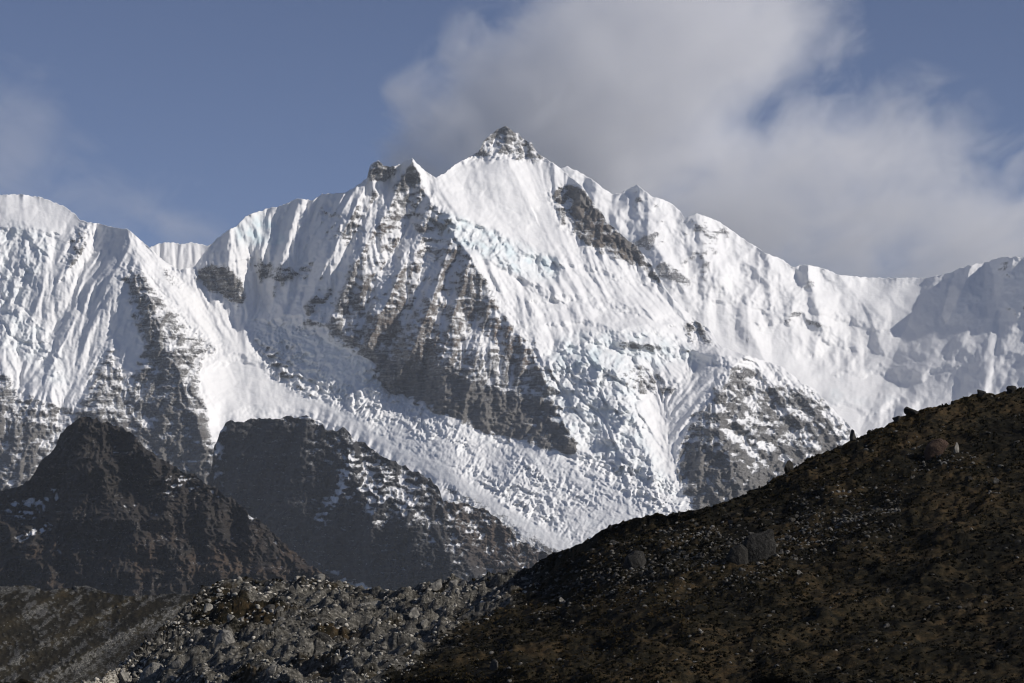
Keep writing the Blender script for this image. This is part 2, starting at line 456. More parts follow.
    d, tri = F.gully(Z, 17, .13, pyr0, seed=301, stretch=4.5, warp=.5); Z = Z + d
    for lam, a, sd in ((46, .075, 1), (24, .10, 2), (13, .115, 3), (7.5, .105, 4), (4.2, .07, 5)):
        d, tri = F.gully(Z, lam, a, (0.10 if lam > 20 else .03) * smooth + rough * (1 - .35 * curtain), seed=sd * 11, stretch=3.0 if lam < 20 else 2.2)
        Z = Z + d
    # regular snow flutings below corniced crests
    flut = np.clip(P([(88,222),(130,228),(126,262),(95,300),(70,288)], 3) + P([(236,226),(262,212),(345,193),(345,240),(300,280),(262,300),(240,300)], 5)
           + 0.9 * curtain + P([(345,192),(412,160),(440,215),(380,300),(330,300)], 6) * .7
           + P([(413,160),(470,250),(540,300),(520,270),(445,210)], 3) * .35 + P([(508,158),(548,168),(575,230),(560,262),(530,220)], 4) * .35
           + P([(640,372),(735,365),(712,420),(680,440)], 5) * .9 + P([(225,232),(250,240),(275,330),(240,320)], 4) * .6, 0, 1)
    for lam, a, sd in ((11, .13, 31), (6, .11, 32)):
        d, tri = F.gully(base, lam, a, flut, seed=sd, stretch=4.5, warp=.8)
        Z = Z + d
    # rock shelves (strata dipping gently right)
    rockm = np.clip(
        P([(345,215),(410,175),(450,215),(470,262),(500,300),(540,350),(560,400),(578,452),(540,450),(450,420),(385,388),(372,352),(330,330),(350,270)], 6, 8, 5) * .95
        + P([(120,262),(140,268),(165,300),(200,340),(225,350),(195,372),(215,430),(215,520),(-60,560),(-60,370),(0,372),(30,400),(80,410),(88,370),(110,350),(130,380),(150,350),(128,300)], 5, 9, 6)
        + P([(690,418),(735,365),(760,372),(790,392),(808,385),(860,440),(800,470),(745,510),(690,512),(672,470)], 5, 6, 7) * 1.08
        + 1.6 * P([(547,190),(575,185),(600,210),(640,250),(652,272),(640,265),(600,252),(560,225)], 3, 5, 8)
        + 1.6 * P([(684,322),(700,322),(718,345),(690,347)], 2, 3, 9)
        + 1.6 * P([(646,264),(660,276),(660,284),(648,276)], 1.5, 2, 9)
        + 1.2 * P([(462,166),(476,150),(491,130),(506,122),(531,138),(548,160),(530,164),(515,160),(495,160),(478,162)], 2, 3, 10)
        + 1.3 * P([(368,178),(370,165),(380,160),(392,167),(385,180)], 1.5, 2, 11)
        + 1.1 * P([(62,262),(72,235),(80,221),(89,232),(84,248),(72,268)], 2, 3, 12)
        + .85 * P([(197,276),(212,264),(224,272),(236,284),(243,302),(232,304),(218,296),(204,288)], 4, 14, 13)
        + 1.1 * P([(258,345),(275,352),(322,398),(300,396),(270,375)], 3, 5, 14)
        + 1.0 * P([(615,360),(648,368),(680,385),(668,398),(630,388)], 3, 5, 15)
        + .50 * P([(258,262),(285,262),(310,250),(318,268),(304,286),(285,276),(262,280)], 7, 18, 16) + .6 * P([(318,210),(335,205),(340,235),(320,245)], 5, 10, 26) + .5 * P([(290,300),(340,290),(350,330),(310,325)], 6, 10, 27)
        + 1.2 * P([(490,232),(502,232),(508,244),(496,242)], 1.5, 2, 17)
        + .9 * P([(155,262),(175,270),(184,290),(170,284)], 2, 3, 17)
        , 0, 1.6)
    band = np.clip(P([(372,352),(400,366),(450,374),(520,402),(560,400),(580,452),(540,450),(450,420),(385,388)], 3, 4, 18)
                   + P([(672,470),(690,440),(745,465),(760,500),(745,510),(690,512)], 5, 4, 19)*.7, 0, 1)
    t = (F.Y - 0.22 * (F.X - 400)) + 14 * fbm(F.X, F.Y, 46, 77, 4) + 5 * fbm(F.X, F.Y, 13, 78, 4)
    q = t / (10.0) ; saw = q - np.floor(q)
    ev = sstep(-.1, .35, fbm(F.X, F.Y, 26, 83, 3))
    Z += (saw - .5) * np.clip(rockm, 0, 1) * 3.6 * ev
    q2 = t / 4.3 + 1.2 * fbm(F.X * .5, F.Y, 12, 81, 3); s2 = q2 - np.floor(q2)
    Z += (s2 - .5) * np.clip(rockm, 0, 1) * 1.5 * sstep(-.25, .3, fbm(F.X, F.Y, 19, 84, 3))
    # craggy rock
    cr = ridged(F.X * 1.0, F.Y * 0.8, 20, 91, 5, .6)
    pyr = P([(345,200),(412,160),(450,215),(475,262),(535,350),(545,400),(385,370),(330,330)], 10)
    spr = P([(690,418),(735,365),(800,385),(860,440),(860,520),(690,520)], 8)
    Z -= (cr - .6) * (9 - 5 * pyr + 6 * spr) * np.clip(rockm, 0, 1)
    Z -= spr * (ridged(F.X * .62 + F.Y * .78, (F.Y * .62 - F.X * .78) * .45, 13, 93, 4) - .6) * 6
    Z -= fbm(F.X, F.Y, 7, 92, 4, .75) * (3.4 - 1.6 * pyr) * np.clip(rockm + .25 * rough, 0, 1)
    # blocks of broken ice
    def blocks(lx, ly, seed, ang):
        ca, sa = math.cos(ang), math.sin(ang)
        u = (F.X * ca + F.Y * sa); v = (-F.X * sa + F.Y * ca)
        u = u + 4 * fbm(F.X, F.Y, 18, seed, 3); v = v + 3 * fbm(F.X, F.Y, 18, seed + 1, 3)
        d1, d2, cv = worley(u / lx, v / ly, seed)
        return cv, sstep(0.0, .22, d2 - d1)
    gu = F.X * .86 + F.Y * .51 + 9 * fbm(F.X, F.Y, 26, 101, 4); gv = -F.X * .51 + F.Y * .86 + 7 * fbm(F.X, F.Y, 22, 102, 4)
    zi = -(ridged(gu * 1.25, gv * .8, 26, 103, 6, .74) - .6) * 9.5 - (ridged(gu * 1.2, gv, 8, 106, 3, .8) - .6) * 3.4
    zi += -(ridged(gu * .55, gv * 1.5, 14, 104, 4, .7) - .6) * 4.5
    for lx, ly, a, sd in ((13, 8, 2.6, 102), (5.5, 4.2, 1.9, 103)):
        cv, e = blocks(lx, ly, sd, -0.9 if lx > 9 else .5)
        zi += -a * (cv - .5) * 1.2 * e + a * .4 * (1 - e)
    gl_amp = 0.25 + 1.05 * sstep(-.22, .38, fbm(gu * .45, gv * 1.6, 56, 105, 3))
    dl, _, _ = F.line([(300,405),(345,425),(400,455),(450,478),(500,510),(560,548)]); gl_amp = gl_amp * sstep(2, 16, dl)
    Z += F.stroke([(372,352),(450,405),(520,440),(575,455),(650,480),(700,500)], 5, 14, 14) * glac
    flat = P([(560,470),(640,480),(700,505),(640,530),(575,520)], 12)
    Z += zi * np.clip(glac + icel * 1.0, 0, 1) * gl_amp * (1 - .35 * flat)
    zr = np.zeros(F.sh)
    for lx, ly, a, sd in ((34, 20, 11, 111), (15, 9, 5.0, 112), (6, 4, 1.3, 113)):
        cv, e = blocks(lx, ly, sd, 0.9)
        zr += -a * (cv - .5) * 1.3 * e + a * .35 * (1 - e)
    zr = zr * .75 - (ridged(F.X + 8 * fbm(F.X, F.Y, 20, 116, 3), F.Y * .8, 52, 115, 6, .6) - .6) * 24
    Z += zr * np.clip(icer + .8 * serac + .6 * serl + .5 * serm, 0, 1) * .85
    # wind drifts on smooth snow
    Z += smooth * (2.6 * fbm(F.X, F.Y * 1.4, 34, 121, 3) + .5 * fbm(F.X * .5, F.Y * 1.5, 6, 124, 3)) + (1 - smooth) * 1.0 * fbm(F.X, F.Y, 8, 122, 4)
    Z += curtain * 1.5 * fbm(F.X, F.Y, 30, 123, 3)
    # undulating step terraces
    tt = (F.Y + 8 * fbm(F.X, F.Y, 45, 131, 3)) / 17.0; s3 = tt - np.floor(tt)
    Z += terr * (sstep(0, .75, s3) - s3) * 9
    Z += .55 * (Z - blur(Z, 2.2 / ST)) - .45 * fbm(F.X, F.Y, 3.2, 161, 2) * (.35 + np.clip(rockm + glac + icer, 0, 1))
    # rock bias
    snowq = P([(330,300),(360,215),(412,162),(450,220),(440,300),(400,350)], 16)
    spurst = fbm((F.X * .78 + F.Y * .62) * .35, -F.X * .62 + F.Y * .78, 11, 151, 4) * P([(735,360),(860,430),(860,520),(690,520),(700,430)], 8)
    speck = fbm(F.X * .55, F.Y * 1.25, 11, 152, 5, .75) * np.clip(rockm, 0, 1)
    lowl = P([(-60,365),(20,372),(34,410),(50,440),(30,490),(-60,520)], 6, 10, 28) + P([(58,372),(100,352),(122,372),(132,425),(90,430),(62,405)], 6, 10, 29) + P([(132,270),(165,300),(205,345),(196,385),(214,440),(205,500),(150,470),(138,400),(150,350),(130,300)], 6, 9, 30)
    bias = .30 * np.clip(lowl, 0, 1) - 0.62 + (0.62 - .14 * snowq) * rockm + .22 * band - .20 * pyr0 * sstep(370, 310, F.Y) + .16 * spr + .45 * band - .5 * np.clip(glac + icer + icel + serac, 0, 1) - .35 * smooth
    snowp = np.clip(P([(340,215),(410,165),(440,215),(400,270),(345,300)], 12) * .3 + P([(60,262),(125,262),(110,345),(60,340)], 8) * .6, 0, 1)
    bias = bias - .5 * snowp
    r = snow_rock(F, Z, bias, seed=41)
    r = r + .75 * speck + 2.4 * spurst + .25 * np.clip(rockm - 1, 0, 1)
    r = r + .22 * sstep(300, 440, F.Y) * np.clip(rockm, 0, 1) - 1.2 * (1 - np.clip(rockm * 2.5, 0, 1))
    cap = .66 + .30 * np.clip(.6 * band + sstep(390, 470, F.Y) + P([(547,190),(575,185),(600,210),(640,250),(660,284),(600,252),(560,225)], 3) + P([(684,322),(700,322),(718,345),(690,347)], 2), 0, 1)
    rock = np.clip((r + .42) / 1.0, 0, 1) * cap 
    # the glacier's lower edge is dirty with rubble
    dirt = P([(440,488),(500,520),(560,556),(600,545),(560,580),(480,560)], 5, 6, 51)
    rock = np.maximum(rock, dirt * (.25 + .8 * sstep(-.1, .3, fbm(F.X * .6 + F.Y * .9, F.Y * 3 - F.X * 1.7, 22, 52, 4))))
    ice = np.clip(.75 * serac + P([(236,226),(262,214),(284,232),(285,244),(255,246),(238,244)], 2) * .9 + .35 * icer + .40 * serm + .25 * serl + .10 * glac + .12 * icel, 0, 1)
    ice *= .35 + .9 * sstep(-.15, .35, fbm(F.X, F.Y, 12, 141, 4))
    warm = np.clip(P([(490,285),(535,290),(550,360),(520,370),(490,340)], 6, 5) * 1.0 + .5 * P([(360,200),(470,250),(480,370),(360,340)], 10) + .35 * P([(550,190),(600,215),(655,280),(600,250)], 4), 0, 1)
    sky = [(-60,197),(0,195),(20,194),(40,197),(62,205),(75,214),(80,220),(88,222),(100,224),(115,228),(128,229),(140,240),(150,248),(165,262),(180,270),(195,266),(205,252),
      (215,240),(230,229),(236,227),(246,216),(265,209),(280,206),(297,199),(314,200),(322,194),(343,193),(352,189),(367,178),(370,166),(374,162),(379,160.5),(384,166),(390,167),
      (398,165),(405,162),(412,158),(425,171),(436,178),(451,168),(457,163),(470,157),(478,152),(484,141),(491,134),(498,129),(506,126),(513,131),(518,133),(525,140),(531,142),(538,154),(552,162),
      (565,172),(579,184),(583,187),(589,196),(594,204),(600,210),(609,224),(618,231),(628,241),(636,245),(644,255),(649,262),(655,270),(662,284),(672,297),(683,309),(697,321),(710,330),(720,346),
      (736,352),(753,357),(768,362),(782,367),(795,377),(803,384),(809,386),(815,390),(824,399),(832,408),(845,421),(858,434),(870,448),(880,470)]
    terrain('snow_mountain', F, Z, D_MAIN, sky, 645, dict(rock=rock, ice=ice, warm=warm), mat_main, -58, 878, jag=.8, jl=7, seed=5)
build_main()

# ------------------------------------------------------------------ far massif and snow basin on the right, ridge beyond on the left
def build_far():
    D0 = 10000.0
    m = mountain_mat('distant_snow_and_rock', D0 / FPX, (0.17, 0.168, 0.17), (0.27, 0.26, 0.26), (0.22, 0.215, 0.215))
    F = Field(520, 1180, 150, 642, 1.0)
    pts = [(520,170,330),(560,170,330),(612,195,320),(637,185,310),(697,214,300),(766,253,300),(807,266,300),(873,278,320),(927,278,305),(973,264,275),(1006,257,245),(1060,250,230),(1170,240,170),
       (600,260,240),(660,280,230),(720,300,235),(780,320,240),(840,340,262),(900,340,232),(950,330,202),(1000,330,178),(1060,330,172),(1170,330,90),
       (650,340,190),(760,350,215),(700,350,200),(830,365,225),(880,370,215),(930,400,134),(980,400,108),(1060,400,98),(1170,400,30),
       (760,400,130),(820,400,150),(870,400,150),(840,440,80),(800,440,80),(900,440,70),(960,450,30),(1060,450,0),(600,400,100),(600,450,50),(1170,480,-20),(520,400,150)]
    Z = blur(F.tin(pts), 8 / ST)
    S = F.stroke; P = F.poly
    Z += S([(637,185,.7),(640,215),(665,262),(690,300,.5)], -18, 34, 26)
    Z += S([(697,214,.7),(700,250),(715,282,.7)], -14, 26, 24)
    Z += S([(766,253,.5),(775,285),(770,310,.4)], -10, 22, 24)
    Z += S([(807,266,.8),(815,300),(822,330,.6),(815,350,.4)], -13, 20, 26)
    Z += S([(840,276,.6),(868,310),(880,345,.5)], -10, 20, 24)
    Z += S([(745,300,.4),(752,335),(765,360,.4)], -9, 18, 20)
    Z += S([(860,300,.3),(872,330,1),(868,352,.4)], 7, 16, 18)
    Z += S([(1006,257,.5),(1000,300,1),(985,350,1.2),(985,400,1.1),(1000,450)], -15, 34, 50, 1.1)
    Z += S([(973,264,.6),(962,290,1),(950,315,.5)], -16, 14, 22)
    Z += S([(1030,256),(1040,320),(1030,400)], -40, 40, 60)
    Z += S([(925,280,.3),(905,330,1),(885,380,1),(860,430,.8)], 10, 44, 30)
    smooth = np.clip(P([(840,280),(935,278),(930,400),(850,345),(800,300)], 10) + .6 * P([(930,278),(1100,250),(1100,420),(930,420)], 12) + .6 * P([(640,300),(720,300),(800,320),(860,345),(700,370)], 10) + P([(640,340),(740,345),(830,370),(900,360),(860,440),(780,420),(700,360)], 10), 0, 1)
    for lam, a, sd in ((50, .07, 1), (26, .085, 2), (14, .085, 3), (8, .06, 4), (4.5, .04, 5)):
        d, tri = F.gully(Z, lam, a * (1.1 if lam > 12 else .7), 1 - .8 * smooth, seed=sd * 13 + 200, stretch=2.4)
        Z = Z + d
    Z -= (ridged(F.X, F.Y, 44, 211, 5, .5) - .6) * 12 * (1 - .85 * smooth)
    for ln, a, b_, u_ in (([(715,300,.4),(745,292),(765,310,.5)], -7, 10, 16), ([(800,300,.5),(840,312),(880,330,.4)], -6, 10, 22), ([(760,322,.5),(800,312),(830,330),(850,346,.4)], -8, 11, 20), ([(840,372,.4),(880,364),(920,372),(950,366,.4)], -7, 12, 30),
        ([(620,215,.4),(650,240),(660,262,.4)], -5, 8, 12), ([(830,398,.5),(870,408),(900,402,.4)], -5, 9, 18)):
        Z += S(ln, a, b_, u_, .9, 8, int(ln[0][0]))
    Z += 2.5 * smooth * fbm(F.X, F.Y * 1.6, 30, 212, 4)
    rockm = np.clip(P([(615,195),(637,188),(685,215),(720,225),(745,250),(722,262),(700,290),(665,275),(640,250)], 5, 8, 21) * .8
        + P([(790,270),(850,278),(870,290),(830,300),(795,290)], 4, 9, 22) * .5 + P([(760,300),(900,330),(890,350),(760,325)], 6, 12, 23) * .38
        + P([(725,310),(760,320),(765,355),(735,350)], 5, 6, 24) * .5 + P([(975,260),(1100,250),(1100,400),(1000,400),(990,320)], 8, 10, 25) * .5, 0, 1)
    r = snow_rock(F, Z, -.75 + .72 * rockm - .3 * smooth, seed=61)
    r = r - 1.0 * (1 - np.clip(rockm * 2.5, 0, 1))
    rock = .8 * sstep(-.15, .9, r + .5 * fbm(F.X * .6, F.Y, 12, 63, 5, .7) * rockm) * .85
    ice = .25 * sstep(0, .4, fbm(F.X, F.Y, 18, 240, 4)) * P([(800,380),(900,370),(900,400),(820,405)], 5)
    sky = [(520,185),(540,176),(567,166),(578,171),(590,178),(602,187),(612,194),(620,193),(628,189),(637,184.5),(643,190),(654,197),(662,199),(674,205),(680,211),(685,218),(691,216),(697,213),(708,217),(720,222),(731,230),(741,237),
       (752,244),(766,253),(782,259),(792,267),(799,265),(807,265),(818,267),(828,270),(840,275),(873,277.6),(927,278),(939,275),(952,272),(962,267),(973,264),(989,261),(998,258),(1006,257),(1024,256),(1060,250),(1180,235)]
    terrain('distant_snow_mountain', F, Z, D0, sky, 640, dict(rock=rock, ice=ice, warm=rock * 0), m, 522, 1170, jag=.7, jl=8, seed=15)
    # small ridge seen through the left notch
    F = Field(130, 260, 220, 320, ST); F.trend = .8
    Z = F.tin([(130,245,40),(180,243,40),(260,243,40),(130,300,0),(260,300,0),(190,300,0)])
    for lam, a, sd in ((16, .14, 1), (8, .10, 2), (4.5, .07, 3)):
        d, tri = F.gully(Z, lam, a, 1, seed=sd * 13 + 300, stretch=3); Z = Z + d
    r = snow_rock(F, Z, -.62, seed=62)
    terrain('snow_ridge', F, Z, 9700.0, [(130,252),(150,247),(160,243),(172,242),(180,244),(192,242),(204,245),(215,244),(240,250),(260,256)], 318,
            dict(rock=sstep(-.05, .5, r) * .7, ice=r * 0, warm=r * 0), m, 132, 258, jag=.8, jl=6, seed=16)
build_far()

# ------------------------------------------------------------------ dark shaded cliff with its own crest, in front of the glacier
def build_cliff():
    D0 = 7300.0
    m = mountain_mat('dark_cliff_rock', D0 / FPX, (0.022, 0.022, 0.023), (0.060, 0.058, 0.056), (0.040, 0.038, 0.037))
    F = Field(150, 680, 390, 656, ST)
    pts = [(200,420,140),(257,419,125),(303,415,100),(343,428,80),(390,459,55),(440,489,10),(482,508,-10),(523,543,-30),(560,560,-40),(620,600,-60),
       (200,500,110),(260,500,80),(300,520,45),(250,560,70),(330,590,20),(360,540,-10),(400,520,-25),(400,590,-50),(450,560,-70),(480,600,-90),(540,600,-80),(620,630,-90),(150,420,180),(150,600,90),(200,630,60),(350,470,40)]
    Z = blur(F.tin(pts), 6 / ST)
    S = F.stroke; P = F.poly
    Z += S([(303,415,.7),(305,455),(300,500),(320,560)], -14, 40, 16)
    Z += S([(343,428,.6),(350,470),(372,520),(395,580)], -13, 34, 18)
    Z += S([(390,459,.6),(392,500),(420,560),(440,600)], -12, 34, 18)
    Z += S([(440,489,.8),(430,520),(450,560),(475,600)], -16, 40, 26)
    Z += S([(225,425,.4),(228,460),(212,500)], 10, 14, 16)
    for lam, a, sd in ((44, .12, 1), (22, .13, 2), (11, .13, 3), (6, .10, 4), (3.6, .06, 5)):
        d, tri = F.gully(Z, lam, a, 1, seed=sd * 13 + 400, stretch=2.4); Z = Z + d
    t = F.Y - .25 * F.X + 8 * fbm(F.X, F.Y, 30, 411, 4); q = t / 7; saw = q - np.floor(q)
    Z += (saw - .5) * 2.2
    Z -= (ridged(F.X, F.Y, 24, 412, 6, .7) - .6) * 13 + fbm(F.X, F.Y, 6, 413, 3, .7) * 2.5
    Z += .6 * (Z - blur(Z, 2.2 / ST))
    left = P([(150,400),(300,410),(300,470),(290,560),(340,640),(150,640)], 14)
    right = P([(430,485),(520,530),(560,560),(620,600),(560,600),(470,560),(440,510)], 10)
    mid = P([(305,470),(350,440),(430,500),(400,530),(330,520)], 10)
    r = snow_rock(F, Z, .58 + .35 * left - .26 * mid - .02 * right, seed=63) + .4 * fbm(F.X * .6, F.Y * 1.2, 9, 67, 5, .75)
    gul = S([(224,426),(216,455),(210,490,.8)], 1.3, 7, 7, .8) + S([(322,520),(340,490),(352,455,.6)], 1, 9, 9, .8) + S([(222,425),(222,470),(210,520,.6)], 1, 8, 8, .8) + S([(350,586),(375,588,1)], 1.2, 14, 14, .8) + S([(320,562),(345,580),(372,588,1)], 1.3, 8, 8, .8)
    top = S([(200,418),(257,418),(303,415),(320,420)], 1, 11, 11, .8) * (fbm(F.X, F.Y, 10, 66, 3) + .5)
    st = fbm((F.X * .80 + F.Y * .60) * 1.9, (-F.X * .60 + F.Y * .80) * .75, 15, 64, 5, .6)          # drifts along diagonal ledges
    r = r - .9 * gul * (1 + fbm(F.X, F.Y, 6, 65, 3)) - .8 * top - 1.0 * sstep(.05, .4, st) * np.clip(mid + .8 * right, 0, 1)
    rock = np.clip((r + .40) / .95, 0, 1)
    warm = .35 * right
    sky = [(196,545),(200,520),(205,504),(207,484),(212,466),(214,447),(220,433),(225,424),(230,421),(257,419),(280,417),(296,416),(303,414),(312,418),(322,422),(325,430),(335,430),(343,427),(352,436),(364,442),(378,451),(390,459),(410,468),(428,477),(438,487),
       (443,500),(455,503),(468,503),(482,508),(493,515),(504,524),(513,533),(523,541),(540,550),(556,560),(575,575),(600,595),(680,625)]
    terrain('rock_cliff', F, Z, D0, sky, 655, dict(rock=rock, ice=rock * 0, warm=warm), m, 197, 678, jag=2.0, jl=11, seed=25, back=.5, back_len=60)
build_cliff()

# ------------------------------------------------------------------ dark brown hill at left
def build_hill():
    D0 = 4500.0
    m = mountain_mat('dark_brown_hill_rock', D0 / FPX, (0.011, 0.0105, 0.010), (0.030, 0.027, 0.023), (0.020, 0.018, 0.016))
    F = Field(-60, 460, 395, 656, ST)
    pts = [(-60,500,120),(0,491,110),(53,447,90),(80,416,80),(133,435,70),(195,475,50),(249,513,20),(311,566,-20),(350,588,-40),(460,630,-60),
       (-60,600,30),(0,600,20),(60,540,20),(100,600,-40),(150,540,-15),(200,600,-60),(260,600,-70),(330,620,-70),(100,480,50),(30,530,50)]
    Z = blur(F.tin(pts), 5 / ST)
    S = F.stroke; P = F.poly
    Z += S([(80,416,.7),(88,460),(115,510),(128,560),(140,600)], -22, 44, 30)
    Z += S([(133,435,.5),(165,490),(172,540),(180,600)], -14, 30, 24)
    Z += S([(195,475,.6),(205,520),(215,560),(225,600)], -14, 30, 24)
    Z += S([(245,512,.5),(255,550),(262,600)], -12, 24, 22)
    Z += S([(53,447,.4),(45,500),(60,540),(62,600)], 12, 26, 26)
    Z += S([(0,520,.6),(35,545),(55,590)], -14, 30, 20)
    for lam, a, sd in ((42, .07, 1), (21, .075, 2), (11, .09, 3), (6, .09, 4), (3.6, .06, 5)):
        d, tri = F.gully(Z, lam, a, 1, seed=sd * 13 + 500, stretch=2.6); Z = Z + d
    Z -= (ridged(F.X + 10 * fbm(F.X, F.Y, 30, 514, 3), F.Y, 52, 512, 7, .64) - .6) * 36 + fbm(F.X, F.Y, 7, 513, 4, .7) * 3
    Z += .6 * (Z - blur(Z, 2.2 / ST))
    r = snow_rock(F, Z, 1.15, seed=73)
    sn = P([(10,500),(60,475),(95,485),(60,500),(15,520)], 6, 5) + .9 * P([(150,480),(175,475),(205,482),(195,495),(165,492)], 4, 4) + .8 * S([(20,540),(50,525),(62,555,.7)], 1, 7, 7) + .5*S([(195,478),(260,525),(275,545)],1,6,6)
    r = r - 1.7 * sn * (.6 + 1.2 * fbm(F.X, F.Y, 9, 75, 4))
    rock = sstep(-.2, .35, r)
    warm = .28 * sstep(480, 580, F.Y + 30 * fbm(F.X, F.Y, 40, 76, 3)) * sstep(-.15, .3, fbm(F.X, F.Y, 34, 77, 4)) + .05
    sky = [(-60,505),(0,491),(12,489),(27,482),(38,466),(53,447),(60,436),(67,424),(80,415),(92,417),(107,422),(120,427),(133,435),(151,451),(163,459),(178,469),(195,475),(208,482),(222,491),(236,502),(249,513),(260,520),(271,531),(290,549),(311,566),(350,588),(400,610),(460,635)]
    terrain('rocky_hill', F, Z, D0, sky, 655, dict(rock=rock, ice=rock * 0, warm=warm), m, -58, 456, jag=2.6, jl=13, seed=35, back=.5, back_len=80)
build_hill()

# ------------------------------------------------------------------ foreground: grassy hillside running into a bouldery moraine
def fore_mat(name, stops, scale, bumpd, stone=None):
    m, nt, b = newmat(name)
    co = N(nt, 'ShaderNodeTexCoord').outputs['Object']
    n1 = noise(nt, co, scale, 6, 0.7); n2 = noise(nt, co, scale * 0.09, 4, 0.6)
    f = math_n(nt, 'ADD', math_n(nt, 'MULTIPLY', n1, 0.52), math_n(nt, 'MULTIPLY', n2, 0.48))
    col = ramp(nt, f, stops)
    if stone:
        sa = attr(nt, 'stone')
        n3 = noise(nt, co, scale * 1.7, 5, 0.7)
        sc = ramp(nt, n3, [(0.3, stone[0]), (0.5, stone[1]), (0.68, stone[2])])
        f2 = math_n(nt, 'MULTIPLY_ADD', math_n(nt, 'ADD', sa, math_n(nt, 'MULTIPLY', math_n(nt, 'SUBTRACT', n1, 0.5), 1.2)), 3.5, -1.25, clamp=True)
        col = mixc(nt, f2, col, sc)
    nt.links.new(col, b.inputs['Base Color'])
    b.inputs['Roughness'].default_value = 0.95; b.inputs['Specular IOR Level'].default_value = 0.1
    bp = N(nt, 'ShaderNodeBump'); bp.inputs['Distance'].default_value = bumpd; bp.inputs['Strength'].default_value = 0.9
    nt.links.new(n1, bp.inputs['Height']); nt.links.new(bp.outputs[0], b.inputs['Normal'])
    return m

